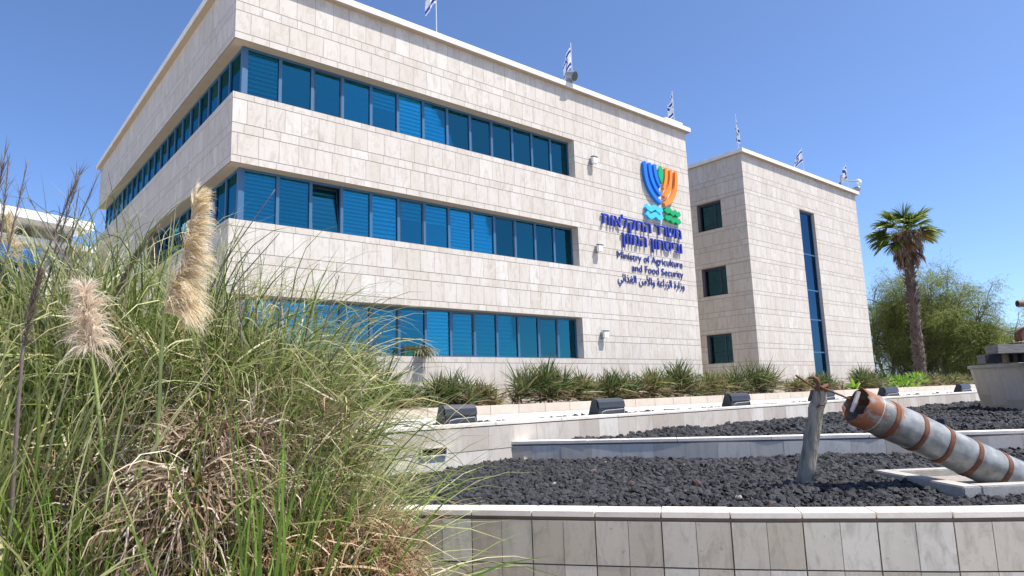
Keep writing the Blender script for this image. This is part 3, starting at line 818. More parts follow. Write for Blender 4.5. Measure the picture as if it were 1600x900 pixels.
text_line('hebrew_word', 'משרד החקלאות'[::-1], x0, x1, zb0, HB, 'ה', 0.085, NAVY, HOFF, 0.04)
x0, _ = fx(972.3, 375); x1, zb1 = fx(1066, 396.3)
text_line('hebrew_word', 'וביטחון המזון'[::-1], x0, x1, zb1, HB, 'ה', 0.085, NAVY, HOFF, 0.04)
x0, zb2 = fx(964.2, 402.8, -.02); _, zt2 = fx(964.2, 391.8, -.02); x1, _ = fx(1066.2, 416, -.02)
text_line('english_word', 'Ministry of Agriculture', x0, x1, zb2, zt2-zb2, 'M', 0.03, NAVY2, 0.0, 0.012)
x0, _ = fx(987.5, 422, -.02); x1, zb3 = fx(1067.3, 431.0, -.02)
_, zb3 = fx(989, 423.4, -.02)
text_line('english_word', 'and Food Security', x0, x1, zb3, zt2-zb2, 'F', 0.03, NAVY2, 0.0, 0.012)
# Arabic: joined letter forms, already in visual order
ar = ''.join(['\uFEED', '\uFEAF', '\uFE8D', '\uFEAD', '\uFE93', ' ', '\uFE8D', '\uFEDF', '\uFEB0', '\uFEAD', '\uFE8D', '\uFECB', '\uFE94', ' ',
      '\uFEED', '\uFE8D', '\uFEF7', '\uFEE3', '\uFEE6', ' ', '\uFE8D', '\uFEDF', '\uFED0', '\uFEAC', '\uFE8D', '\uFE8B', '\uFEF2'])[::-1]
x0, za = fx(965.5, 441, -.02); x1, _ = fx(1069.3, 449, -.02)
text_line('arabic_word', ar, x0, x1, za+0.05, 0.32, '\uFE8D', 0.03, NAVY2, 0.0, 0.012)

# wall lamps beside the window ends
wall_lab = ['white-faced wall lamp beside the right end of the top window band', 'white-faced wall lamp beside the right end of the middle window band', 'white-faced wall lamp beside the right end of the lowest window band']
wl = None
for i, (px, py) in enumerate([(928, 251), (936.5, 388.5), (945.5, 523)]):
    h = hit(px, py, 1, -0.14)
    loc = (h[0], -0.008, h[2])
    if wl is None:
        wl = thing('wall_lamp', wall_lab[0], 'lamp', loc, 'wall lamps beside the window bands')
        m_ = MB(); a = np.array(loc)
        m_.box(a[0]-.13, a[0]-.02, -0.112, -0.008, a[2]-.16, a[2]+.10); m_.build('bracket', LAMPG, wl, bevel=.01)
        m_ = MB(); m_.box(a[0]-.13, a[0]+.12, -0.235, -0.115, a[2]-.13, a[2]+.13); m_.build('lens', LAMPW, wl, bevel=.015)
        m_ = MB(); m_.box(a[0]-.15, a[0]+.14, -0.25, -0.10, a[2]+.132, a[2]+.155); m_.build('visor', BLACKP, wl)
        src = list(wl.children)
    else:
        t = wl.copy(); COL.objects.link(t); t.location = loc; t['label'] = wall_lab[i]
        for ch in src: dup_child(ch, t)

# window box with trailing succulent on the lowest sill
h = hit(649, 549, 1, 0.05)
pb = thing('flower_box', 'green flower box with a trailing grey succulent on the lowest window sill', 'flower box', (h[0], 0.08, S[2]+.004))
m_ = MB(); m_.box(h[0]-.42, h[0]+.42, 0.0, 0.2, S[2]+.004, S[2]+.17); m_.build('box', mat('green_plastic', (0.01, 0.13, 0.10), .5), pb, bevel=.01)
n = 420
bs = np.column_stack([RNG.uniform(h[0]-.36, h[0]+.40, n), RNG.uniform(0.03, .16, n), np.full(n, S[2]+.16)])
dr = np.column_stack([RNG.normal(0, .5, n), RNG.normal(-.35, .5, n), RNG.uniform(.3, 1, n)])
v1 = ribbons(bs, dr, RNG.uniform(.1, .26, n), .03, RNG.uniform(.3, 1.2, n), 4)
n2 = 110
bs2 = np.column_stack([RNG.normal(h[0]+.18, .09, n2), RNG.uniform(-.05, .02, n2), np.full(n2, S[2]+.15)])
dr2 = np.column_stack([RNG.normal(0, .15, n2), RNG.uniform(-.9, -.3, n2), RNG.uniform(-.2, .3, n2)])
v2 = ribbons(bs2, dr2, RNG.uniform(.3, .8, n2), .035, 1.6, 6)
np_mesh('foliage', *merge([v1, v2]), leaf_mat('succulent_leaf', [(0, (.10, .12, .05)), (.6, (.26, .24, .10)), (1, (.30, .25, .2))], .15), pb)

# ================================================================== ROOF FLAGS AND FITTINGS
def flag_mat():
    m = bpy.data.materials.new('flag_cloth'); m.use_nodes = True
    n, l = m.node_tree.nodes, m.node_tree.links; b = n['Principled BSDF']; b.inputs['Roughness'].default_value = .8
    uv = n.new('ShaderNodeUVMap'); uv.uv_map = 'UVMap'
    def math_(op, a, b_=None):
        q = n.new('ShaderNodeMath'); q.operation = op
        for i, s in enumerate((a, b_)):
            if s is None: continue
            if isinstance(s, (int, float)): q.inputs[i].default_value = s
            else: l.new(s, q.inputs[i])
        return q.outputs[0]
    sx = n.new('ShaderNodeSeparateXYZ'); l.new(uv.outputs[0], sx.inputs[0])
    x = math_('MULTIPLY', math_('SUBTRACT', sx.outputs[0], .5), 1.375); y = math_('SUBTRACT', sx.outputs[1], .5)
    ay = math_('ABSOLUTE', y)
    stripe = math_('LESS_THAN', math_('ABSOLUTE', math_('SUBTRACT', ay, .33)), .078)
    def tri(sg):
        k = None
        for an in (90, 210, 330):
            d = math_('ADD', math_('MULTIPLY', x, sg*math.cos(rad(an))), math_('MULTIPLY', y, sg*math.sin(rad(an))))
            k = d if k is None else math_('MAXIMUM', k, d)
        return math_('LESS_THAN', math_('ABSOLUTE', math_('SUBTRACT', k, .10)), .02)
    tot = math_('MAXIMUM', math_('MAXIMUM', tri(1), tri(-1)), stripe)
    mx = n.new('ShaderNodeMix'); mx.data_type = 'RGBA'; mx.inputs[6].default_value = (.80, .80, .80, 1); mx.inputs[7].default_value = (.012, .06, .34, 1)
    l.new(tot, mx.inputs[0])
    ns = n.new('ShaderNodeTexNoise'); ns.inputs['Scale'].default_value = 4
    l.new(uv.outputs[0], ns.inputs['Vector'])
    hs = n.new('ShaderNodeHueSaturation'); l.new(mx.outputs[2], hs.inputs['Color'])
    mr = n.new('ShaderNodeMapRange'); mr.inputs[3].default_value = .85; mr.inputs[4].default_value = 1.08; l.new(ns.outputs[0], mr.inputs[0]); l.new(mr.outputs[0], hs.inputs['Value'])
    l.new(hs.outputs[0], b.inputs['Base Color'])
    tr = n.new('ShaderNodeBsdfTranslucent'); l.new(hs.outputs[0], tr.inputs[0])
    ms = n.new('ShaderNodeMixShader'); ms.inputs[0].default_value = .3; l.new(b.outputs[0], ms.inputs[1]); l.new(tr.outputs[0], ms.inputs[2])
    l.new(ms.outputs[0], n['Material Output'].inputs[0]); return m
FLAGM = flag_mat()
def flag(label, base, hgt, top, hoist, fly, dirv, sag, fold, seed, twist=0.0):
    r_ = random.Random(seed)
    base = np.array(base, float)
    root = thing('flag', label, 'flag', base, 'white and blue flags on the roof edges')
    m_ = MB(); m_.tube([base, base+[0, 0, hgt]], .018, 8); m_.build('pole', STEELW, root)
    d = np.array([dirv[0], dirv[1], 0.]); d /= np.linalg.norm(d); pr = np.array([-d[1], d[0], 0])
    nu, nv = 26, 16; vs = []; uvs = []
    ph = r_.uniform(0, 6)
    for i in range(nu+1):
        u = i/nu
        for j in range(nv+1):
            v = j/nv
            z = base[2]+top-(1-v)*hoist-sag*(u**1.3)*(0.75+.25*v)
            out = d*(fly*u*(1-.25*sag*u))+d*.02+pr*fold*u**.7*(math.sin(u*9+ph+v*1.8)+.45*math.sin(u*17+v*3.1))
            out = out+pr*twist*u*(v-.5)
            vs.append((base[0]+out[0], base[1]+out[1], z+.04*u*math.sin(7*u+ph))); uvs.append((u, v))
    fs = [(i*(nv+1)+j, (i+1)*(nv+1)+j, (i+1)*(nv+1)+j+1, i*(nv+1)+j+1) for i in range(nu) for j in range(nv)]
    mb = MB(); mb.add(vs, fs); o = mb.build('cloth', FLAGM, root, smooth=True)
    ul = o.data.uv_layers.new(name='UVMap')
    for lp in o.data.loops: ul.data[lp.index].uv = uvs[lp.vertex_index]
    return root
LEFT = -RGT[:2]
def roof_pt(px, py, y, z): h = hit(px, py, 1, y); return np.array([h[0], y, z])
p = roof_pt(682, 49, 0.1, ZTOP); flag('leftmost flag on the main roof edge, cut by the photo top', p, 2.3, 2.2, .95, .40, (LEFT[0]*.8-.1, LEFT[1]*.8-.4), .75, .13, 1)
p = roof_pt(894, 118, 0.1, ZTOP); flag('flag behind the grey floodlight on the main roof edge', p, 1.95, 1.75, .85, .42, (LEFT[0], LEFT[1]-.2), .82, .14, 2)
p = roof_pt(1053.5, 190, 0.1, ZTOP+.1); flag('limp flag on the right end of the main roof edge', p, 1.62, 1.5, .8, .22, (LEFT[0], LEFT[1]-.5), .75, .15, 3)
p = np.array([BX+.05, 0.15, BT]); flag('limp flag on the near corner of the smaller block', p, 1.95, 1.65, .85, .14, (LEFT[0]*-.5, LEFT[1]-.5), .62, .08, 4)
p = roof_pt(1256, 266, 0.1, BT); flag('flag spread to the left above the slit window of the smaller block', p, 1.65, 1.5, .75, .70, (LEFT[0], LEFT[1]), .85, .12, 5, .5)
p = roof_pt(1325.5, 294, 0.1, BT); flag('bunched flag by the camera arm on the smaller block', p, 1.75, 1.72, .95, .45, (LEFT[0], LEFT[1]-.2), .65, .24, 6, .8)
# floodlight on the main roof edge
h = hit(891, 121, 1, -0.22)
fl = thing('roof_floodlight', 'grey floodlight on the main roof edge below a flag', 'floodlight', (h[0], -0.1, ZTOP))
a = np.array([h[0], -.22, ZTOP])
m_ = MB(); m_.box(a[0]-.10, a[0]+.10, -.26, .12, a[2]-.02, a[2]+.05); m_.box(a[0]-.12, a[0]-.09, -.2, -.1, a[2]+.05, a[2]+.3); m_.box(a[0]+.09, a[0]+.12, -.2, -.1, a[2]+.05, a[2]+.3); m_.build('bracket', GREYM, fl)
m_ = MB(); m_.tube([a+[-.02, .16, .40], a+[0, .02, .30], a+[.05, -.20, .2]], [.11, .17, .21], 14); m_.build('housing', LAMPG, fl, smooth=False)
m_ = MB(); m_.tube([a+[.052, -.201, .2], a+[.054, -.212, .196]], [.19, .18], 14); m_.build('lens', DKGLASS, fl)
# camera arm and floodlight on the smaller block
q = roof_pt(1315, 290, -.05, BT)
ca = thing('security_camera', 'white dome camera on a grey arm at the roof corner of the smaller block', 'camera', q)
m_ = MB(); m_.tube([q, q+[0, 0, .75]], .045, 8); m_.tube([q+[0, 0, .42], q+[1.75, -.25, .60]], .04, 8); m_.tube([q+[0, 0, .72], q+[.42, -.05, .47]], .025, 6); m_.build('arm', GREYM, ca)
m_ = MB(); c0 = q+[1.80, -.25, .62]; m_.tube([c0+[-.06, 0, .05], c0+[.1, 0, .06], c0+[.26, 0, .04]], [.07, .10, .12], 10); m_.build('housing', WHITEP, ca, smooth=True)
m_ = MB(); m_.tube([c0+[.22, 0, .05], c0+[.23, 0, -.06], c0+[.235, 0, -.15], c0+[.24, 0, -.20]], [.13, .14, .11, .04], 12); m_.build('dome', WHITEP, ca, smooth=True)
q = roof_pt(1337, 299, -.05, BT)
f2 = thing('roof_floodlight', 'grey floodlight at the far right roof corner of the smaller block', 'floodlight', q)
m_ = MB(); m_.box(q[0]-.06, q[0]+.06, -.12, .06, q[2]-.14, q[2]+.12); m_.build('bracket', GREYM, f2)
m_ = MB(); m_.tube([q+[-.28, .02, .14], q+[.02, -.02, .2], q+[.28, -.06, .26]], [.10, .14, .17], 12); m_.build('housing', GREYM, f2)

# ================================================================== WHITE HALL FAR LEFT
e1 = np.array([.932, .363]); o1 = np.array([1.0, 33.5])
FB = thing('white_hall', 'distant white building with a flat canopy roof and blue glass, left of the offices', 'building', (o1[0], o1[1], 1.2))
def loc2(u, v): return o1+e1*u+np.array([-e1[1], e1[0]])*v
def rbox(mb, u0, u1, v0, v1, z0, z1):
    a = loc2(u0, v0); mb.obox((a[0], a[1], z0), (*(e1*(u1-u0)), 0), (*(np.array([-e1[1], e1[0]])*(v1-v0)), 0), (0, 0, z1-z0))
m_ = MB(); rbox(m_, -22, 0, -1.5, 9, 13.05, 13.62); m_.build('canopy_roof', WHITEP, FB, bevel=.03)
BEIGE = mat('beige_render', (.48, .43, .38), .8)
m_ = MB(); rbox(m_, -2.6, -.4, .6, 6, 12.0, 13.05); m_.build('penthouse', BEIGE, FB)
m_ = MB(); rbox(m_, -9, -8.4, .6, 6, 12.0, 13.05); m_.build('roof_pier', BEIGE, FB)
m_ = MB(); rbox(m_, -24, 9, 0, 12, 1.2, 11.9); m_.build('wall', mat('pale_render', (.60, .55, .50), .8, vary=(.5, .45, .4), noise=(.6, .2)), FB)
m_ = MB(); rbox(m_, -24.3, 9.3, -.4, 12.3, 11.9, 12.25); m_.build('coping', WHITEP, FB)
m_ = MB(); rbox(m_, -22, -2.4, -.06, -.01, 6.0, 11.6); m_.build('glazing', GLASSB, FB)
m_ = MB(); rbox(m_, -2.1, 9, -.09, -.02, 10.5, 11.6); m_.build('shade_band', mat('grey_band', (.33, .34, .38), .7), FB)
for u in np.arange(-21.5, -2.3, 1.6):
    m_ = MB(); rbox(m_, u, u+.08, -.12, -.062, 6.0, 11.6); m_.build('mullion', FRAMED, FB)

# ================================================================== FLOODLIGHTS BEHIND THE LONG WALL
FLAB = ['black floodlight on the long wall, nearest to the pampas grass', 'black floodlight behind the left part of the upper lava bed, second from the grass',
        'black floodlight left of the leaning post, third from the grass', 'black floodlight half hidden behind the leaning post',
        'black floodlight above the banded steel pipe', 'small black floodlight just left of the stone pedestal']
FLX = [(686, 743, 656), (926, 973, 644), (1134, 1168, 629), (1268, 1300, 619), (1376, 1400, 616), (1496, 1513, 610)]
FY = -7.80
def floodlight(loc, ln, label):
    x, y, z = loc
    r = thing('floodlight', label, 'floodlight', loc, 'black floodlights behind the long wall')
    prof = [(-.13, .03), (-.115, .25), (-.085, .305), (-.03, .325), (.05, .315), (.17, .07), (.14, .03)]
    m_ = MB(); n = len(prof); v = [(x+.02, y+a, z+b_) for a, b_ in prof]+[(x+ln-.02, y+a, z+b_) for a, b_ in prof]
    m_.add(v, [tuple(range(n))[::-1], tuple(range(n, 2*n))]+[(i, (i+1) % n, n+(i+1) % n, n+i) for i in range(n)])
    m_.build('housing', BLACKP, r, bevel=.008)
    m_ = MB(); hp = [(-.160, .185), (-.145, .285), (-.09, .345), (0.0, .36), (.07, .345)]
    v = []; k = len(hp)
    for xx in (x, x+ln): v += [(xx, y+a, z+b_) for a, b_ in hp]
    for xx in (x, x+ln): v += [(xx, y+a*.93, z+b_-.018) for a, b_ in hp]
    fs = []
    for i in range(k-1): fs += [(i, i+1, k+i+1, k+i), (2*k+i, 3*k+i, 3*k+i+1, 2*k+i+1)]
    for e_ in (0, k): fs += [(e_+i, 2*k+e_+i, 2*k+e_+i+1, e_+i+1) for i in range(k-1)]
    fs += [(0, k, 3*k, 2*k), (k-1, 3*k-1, 4*k-1, 2*k-1)]
    m_.add(v, fs); m_.build('hood', BLACKP, r)
    for xx in (x-.012, x+ln):
        m_ = MB(); m_.add([(xx, y-.15, z), (xx+.012, y-.15, z), (xx+.012, y+.16, z), (xx, y+.16, z), (xx, y+.04, z+.33), (xx+.012, y+.04, z+.33), (xx+.012, y-.09, z+.33), (xx, y-.09, z+.33)],
              [(0, 1, 2, 3), (4, 5, 6, 7), (0, 3, 4, 7), (1, 6, 5, 2), (0, 7, 6, 1), (3, 2, 5, 4)]); m_.build('side_plate', BLACKP, r)
    m_ = MB(); m_.tube([(x+.05, y-.16, z+.01), (x+.07, y-.18, z+.09), (x+.2, y-.17, z+.115), (x+ln*.6, y-.165, z+.12), (x+ln-.06, y-.17, z+.13), (x+ln-.03, y-.16, z+.04)], .009, 6); m_.build('cable', GREYM, r)
    return r
for (a, b_, yb), lab in zip(FLX, FLAB):
    h0 = hit(a, yb, 1, FY); h1 = hit(b_, yb, 1, FY)
    floodlight((h0[0]+.04*(h1[0]-h0[0]), FY, 1.265), (h1[0]-h0[0])*.86, lab)
q = hit(1017, 672, 1, -9.0)
q = hit(1472, 661, 2, .93); tag((lambda m_: (m_.box(q[0]-.09, q[0]+.09, q[1]-.07, q[1]+.07, .84, 1.02), m_.build('ground_spotlight', BLACKP, bevel=.012))[1])(MB()), 'small dark box light on the gravel left of the stone pedestal', 'light')

# ================================================================== LEANING STEEL PIPE IN ITS CONCRETE FRAME
def at_w(px, py, w): return dep(px, py, w)
PWD = 7.9
pa = at_w(1336, 633, PWD); pbm = at_w(1583, 746, PWD)
ax = (pbm-pa); PL = np.linalg.norm(ax); ax /= PL
PR = 0.222
pipe = thing('steel_pipe', 'dented galvanised steel pipe with rusty bands leaning out of a concrete frame', 'pipe', (pbm[0], pbm[1], .55))
# galvanised skin: cloudy zinc, rust near the mouth
gm = bpy.data.materials.new('galvanised_steel'); gm.use_nodes = True
n, l = gm.node_tree.nodes, gm.node_tree.links; b = n['Principled BSDF']
b.inputs['Metallic'].default_value = .35; b.inputs['Roughness'].default_value = .5
tc = n.new('ShaderNodeTexCoord'); uvn = n.new('ShaderNodeUVMap'); uvn.uv_map = 'UVMap'
nz = n.new('ShaderNodeTexNoise'); nz.inputs['Scale'].default_value = 9; nz.inputs['Detail'].default_value = 7; l.new(tc.outputs['Object'], nz.inputs['Vector'])
r1 = n.new('ShaderNodeValToRGB'); r1.color_ramp.elements[0].position = .3; r1.color_ramp.elements[0].color = (.165, .17, .16, 1); r1.color_ramp.elements[1].position = .7; r1.color_ramp.elements[1].color = (.35, .355, .335, 1)
l.new(nz.outputs[0], r1.inputs[0])
sx = n.new('ShaderNodeSeparateXYZ'); l.new(uvn.outputs[0], sx.inputs[0])
n2 = n.new('ShaderNodeTexNoise'); n2.inputs['Scale'].default_value = 5.5; n2.inputs['Detail'].default_value = 8; n2.inputs['Roughness'].default_value = .7; l.new(tc.outputs['Object'], n2.inputs['Vector'])
m1 = n.new('ShaderNodeMapRange'); m1.inputs[1].default_value = 0.0; m1.inputs[2].default_value = .36; m1.inputs[3].default_value = .22; m1.inputs[4].default_value = -.17; l.new(sx.outputs[0], m1.inputs[0])
ad = n.new('ShaderNodeMath'); l.new(n2.outputs[0], ad.inputs[0]); l.new(m1.outputs[0], ad.inputs[1])
for t_ in (.195, .37, .53, .705, .885):
    df = n.new('ShaderNodeMath'); df.operation = 'SUBTRACT'; l.new(sx.outputs[0], df.inputs[0]); df.inputs[1].default_value = t_/1.0166+.006
    ab = n.new('ShaderNodeMath'); ab.operation = 'ABSOLUTE'; l.new(df.outputs[0], ab.inputs[0])
    hm = n.new('ShaderNodeMapRange'); hm.inputs[1].default_value = .008; hm.inputs[2].default_value = .05; hm.inputs[3].default_value = .20; hm.inputs[4].default_value = 0; l.new(ab.outputs[0], hm.inputs[0])
    a2 = n.new('ShaderNodeMath'); l.new(ad.outputs[0], a2.inputs[0]); l.new(hm.outputs[0], a2.inputs[1]); ad = a2
m2 = n.new('ShaderNodeMapRange'); m2.inputs[1].default_value = .55; m2.inputs[2].default_value = .66; l.new(ad.outputs[0], m2.inputs[0])
mx = n.new('ShaderNodeMix'); mx.data_type = 'RGBA'; mx.inputs[7].default_value = (.24, .095, .045, 1); l.new(m2.outputs[0], mx.inputs[0]); l.new(r1.outputs[0], mx.inputs[6]); l.new(mx.outputs[2], b.inputs['Base Color'])
m3 = n.new('ShaderNodeMath'); m3.operation = 'MULTIPLY_ADD'; m3.inputs[1].default_value = -.35; m3.inputs[2].default_value = .35; l.new(m2.outputs[0], m3.inputs[0]); l.new(m3.outputs[0], b.inputs['Metallic'])
m4 = n.new('ShaderNodeMath'); m4.operation = 'MULTIPLY_ADD'; m4.inputs[1].default_value = .4; m4.inputs[2].default_value = .46; l.new(m2.outputs[0], m4.inputs[0]); l.new(m4.outputs[0], b.inputs['Roughness'])
bp = n.new('ShaderNodeBump'); bp.inputs['Strength'].default_value = .25; bp.inputs['Distance'].default_value = .02; l.new(nz.outputs[0], bp.inputs['Height']); l.new(bp.outputs[0], b.inputs['Normal'])
GALV = gm
GALV2 = mat('weld_metal', (.48, .47, .44), .6, .2, noise=(20, .4))
u1 = np.cross(ax, [0, 0, 1.]); u1 /= np.linalg.norm(u1); u2 = np.cross(u1, ax)
def ring(t, r, k=40, dent=True):
    out = []
    for i in range(k):
        q = 2*math.pi*i/k
        rr = r
        if dent:
            rr *= 1+.018*math.sin(3*q+t*4.1)+.012*math.sin(5*q-t*7)
            dq = math.atan2(math.sin(q-1.1), math.cos(q-1.1))            # a long flattened crease along the lit side
            rr *= 1-.06*math.exp(-(dq/.35)**2)*math.exp(-((t-.62*PL)/.5)**2)
        out.append(pa+ax*(t+(.02*math.sin(q*3.1+1)+.012*math.sin(q*11)+.008*math.sin(q*23) if t < .001 and dent else 0))+rr*(math.cos(q)*u1+math.sin(q)*u2))
    return out
K = 40
def shell(r0, r1, t0, t1, nt, name, m, dent=True, both=True, uv=False):
    mb = MB(); ts = np.linspace(t0, t1, nt+1); v = []
    for t in ts: v += ring(t, r0, K, dent)
    no = len(v)
    for t in ts: v += ring(t, r1, K, dent)
    fs = []
    for i in range(nt):
        for k in range(K):
            k2 = (k+1) % K
            fs.append((i*K+k, i*K+k2, (i+1)*K+k2, (i+1)*K+k)); fs.append((no+i*K+k, no+(i+1)*K+k, no+(i+1)*K+k2, no+i*K+k2))
    for k in range(K):
        k2 = (k+1) % K
        fs.append((k, no+k, no+k2, k2)); fs.append((nt*K+k, nt*K+k2, no+nt*K+k2, no+nt*K+k))
    mb.add(v, fs); o = mb.build(name, m, pipe, smooth=True)
    if uv:
        ul = o.data.uv_layers.new(name='UVMap')
        for lp in o.data.loops: ul.data[lp.index].uv = (((lp.vertex_index % no)//K)/nt, (lp.vertex_index % K)/K)
    return o
skin = shell(PR, PR-.006, 0, PL+.03, 40, 'skin', GALV, uv=True)
for t in (.195, .37, .53, .705, .885):
    t = t*PL
    o = shell(PR+.008, PR-.002, t-.028, t+.028, 1, 'band', RUST)
    q = 2.5
    p0 = pa+ax*t+(PR+.012)*(math.cos(q)*u1+math.sin(q)*u2)
    mb = MB(); mb.tube([p0-ax*.045, p0+ax*.045], .012, 6); mb.build('bolt', RUST, o)
shell(PR+.004, PR-.002, .105*PL-.006, .105*PL+.006, 1, 'weld_seam', GALV2)
mb = MB(); mb.tube([pa+ax*.5-u1*0, pa+ax*.52], [PR-.01, PR-.01], 24); mb.build('inner_plug', INNERP, pipe)
st0 = at_w(1333, 612, PWD-.02)+ax*.06; st1 = at_w(1323, 640, PWD-.02)+ax*.06
mb = MB(); mb.tube([st0+u2*.03, (st0+st1)/2+u1*.012, st1-u2*.0], [.024, .03, .022], 8); mb.build('faded_strip', TWHITE, pipe)
mb = MB(); rd0 = at_w(1288, 607, PWD+.12); rd1 = at_w(1324, 622, PWD+.05); mb.tube([rd0, rd1+(rd1-rd0)*.1], .012, 7); mb.build('rod', RUST, pipe)

# concrete frame with cement fill
fF = np.array([2.94, -15.04]); fL = np.array([3.93, -13.73]); eL = (fL-fF)/np.linalg.norm(fL-fF); eR = np.array([eL[1], -eL[0]])
fr = thing('concrete_frame', 'pale rectangular concrete kerb frame around the foot of the steel pipe', 'kerb', (*fF, .47))
LLf, LRf, tw = 1.66, 1.75, .20
mb = MB(); zt = .645
def fbox(a0, a1, b0, b1, z0, z1):
    p = fF+eL*a0+eR*b0; mb.obox((*p, z0), (*(eR*(b1-b0)), 0), (*(eL*(a1-a0)), 0), (0, 0, z1-z0))
fbox(0, LLf, 0, tw, .40, zt); fbox(0, LLf, LRf-tw, LRf, .40, zt); fbox(0, tw, tw+.001, LRf-tw-.001, .40, zt-.001); fbox(LLf-tw, LLf, tw+.001, LRf-tw-.001, .40, zt-.001)
mb.build('kerb', CONC, fr, bevel=.012)
mb = MB(); fbox(tw+.001, LLf-tw-.001, tw+.001, LRf-tw-.001, .40, .56); mb.build('cement_fill', CEMENT, fr)

# leaning post with its rusty hook and rod
PWp = 8.15
def pw(px, py, d=0): return at_w(px, py, PWp+d)
post = thing('wooden_post', 'grey weathered leaning wooden post with a rusty iron hook on top', 'post', pw(1255, 766))
path = [pw(1253, 775), pw(1256, 758), pw(1263, 715), pw(1271, 670), pw(1278, 630), pw(1284, 604)]
# knotty timber skin with streaks of lichen
WOODP = mat('weathered_post_wood', (.36, .325, .265), .92, vary=(.06, .055, .042), noise=(6, .5), bump=.9, bscale=22, stretch=(4, 4, .45))
mb = MB(); rr = [.104, .100, .092, .084, .078, .068]
k = 18; vs = []
pth = smooth_line(np.array(path), 22) if False else np.array([np.interp(np.linspace(0, 5, 26), range(6), np.array(path)[:, c_]) for c_ in range(3)]).T
rad_ = np.interp(np.linspace(0, 5, 26), range(6), rr)
knob = [(8, 1.2), (14, 4.2), (19, 3.4), (21, .4)]
for i, p in enumerate(pth):
    for j in range(k):
        q = 2*math.pi*j/k
        r_ = rad_[i]*(1+.05*math.sin(3*q+i*.1)+.035*math.sin(7*q+1)+.02*math.sin(i*1.3+q*2))
        for (ki, kq) in knob: r_ += .022*math.exp(-((i-ki)/1.2)**2)*max(0, math.cos(q-kq))**4
        dx = RGT*math.cos(q)*r_; dy = -FWD*math.sin(q)*r_
        vs.append(p+dx+dy+np.array([0, 0, (.03*math.sin(q*2+1) if i == 25 else 0)]))
fs = [(i*k+j, i*k+(j+1) % k, (i+1)*k+(j+1) % k, (i+1)*k+j) for i in range(25) for j in range(k)]+[tuple(25*k+j for j in range(k))]
mb.add(vs, fs); mb.build('shaft', WOODP, post, smooth=True)
mb = MB(); mb.tube([pw(1276, 611, -.12), pw(1279.5, 600, -.12), pw(1277, 593, -.11), pw(1270, 589, -.1), pw(1263, 591, -.1)], [.020, .024, .024, .02, .013], 8); mb.build('hook', RUST, post, smooth=True)
mb = MB(); mb.tube([pw(1243.5, 586.5, -.15), pw(1275, 607.5, -.1)], .012, 7); mb.build('rod', RUST, post)
mb = MB(); mb.tube([pw(1283, 607, -.08), pw(1291, 603, -.05), pw(1291, 612, -.07)], [.03, .038, .03], 8); mb.build('rusty_cap', RUST, post)
mb = MB(); mb.tube([pw(1277, 637, -.09), pw(1281, 632, -.105), pw(1287, 633, -.09)], .012, 6); mb.build('wire', RUST, post)

# ================================================================== PEDESTAL AND THE OLD MACHINE
pc = hit(1655, 642, 2, .85); PC = np.array([C for C in (CAM+(np.array([FWD[0], FWD[1], 0])*20.3+np.array([RGT[0], RGT[1], 0])*16.1))])[:2]
def wall_px(px, w): return (CAM+FWD*w+RGT*(px-800)/FPX*w)[:2]
ped = thing('stone_pedestal', 'stone-clad drum pedestal, narrower at its foot, carrying timbers at the right edge', 'pedestal', (*wall_px(1650, 20.3), .8))
pcx = wall_px(1650, 20.3); Rt, Rb = 2.42, 2.20; zb, zt = .74, 2.10
mb = MB(); nseg = 24
for i in range(nseg):
    a0, a1 = 2*math.pi*i/nseg, 2*math.pi*(i+1)/nseg
    def pt(a, z):
        r_ = Rb+(Rt-Rb)*(z-zb)/(zt-zb); return (pcx[0]+r_*math.cos(a), pcx[1]+r_*math.sin(a), z)
    g_ = .0013
    zc_ = (1.17, 1.52, 1.02, 1.60, 1.30)[(i*3) % 5]; cuts = [(zb, zc_), (zc_+.004, zt)]
    for za_, zb_ in cuts: mb.quad(pt(a0+g_, za_), pt(a1-g_, za_), pt(a1-g_, zb_), pt(a0+g_, zb_))
mb.build('stone_facing', STONEP, ped)
mb = MB(); mb.tube([(pcx[0], pcx[1], zb), (pcx[0], pcx[1], zt-.004)], [Rb-.012, Rt-.012], nseg); mb.build('backing', PATH, ped)
mb = MB(); mb.tube([(pcx[0], pcx[1], zt), (pcx[0], pcx[1], zt+.09)], [Rt+.06, Rt+.06], 60); mb.build('cap_stones', mat('grey_cap', (.42, .39, .35), .8, vary=(.25, .22, .2), noise=(3, .35)), ped)
RH = np.array([RGT[0], RGT[1]])/np.hypot(RGT[0], RGT[1]); FH = np.array([FWD[0], FWD[1]])/np.hypot(FWD[0], FWD[1])
def beam(label, px0, px1, w, z0, z1, dpt, m, ends=None, parent=None):
    p0 = wall_px(px0, w); p1 = wall_px(px1, w); d = p1-p0
    mb = MB(); mb.obox((*p0, z0), (*d, 0), (*(FH*dpt), 0), (0, 0, z1-z0))
    o = mb.build('timber_beam', m, bevel=.01); tag(o, label, 'timber', 'timbers stacked on the pedestal'); return o
zc = zt+.09
tb = beam('short lowest timber on the pedestal with a tarred black end', 1524, 1549, 18.62, zc+.002, zc+.24, .34, TIMBER)
p0 = wall_px(1524.2, 18.62); p1 = wall_px(1548.8, 18.62)
mb = MB(); mb.obox((*(p0-FH*.012), zc+.006), (*(p1-p0), 0), (*(FH*.010), 0), (0, 0, .23)); mb.build('tarred_end', TIMBERD, tb)
beam('brown timber under the long grey beam', 1549.5, 1566, 18.75, zc+.002, zc+.235, .3, TIMBERB)
beam('dark timber block in the gap under the long grey beam', 1567, 1574, 18.6, zc+.002, zc+.24, .3, TIMBERD)
beam('second dark timber block at the right end of the gap', 1581, 1596, 18.6, zc+.002, zc+.24, .3, TIMBERD)
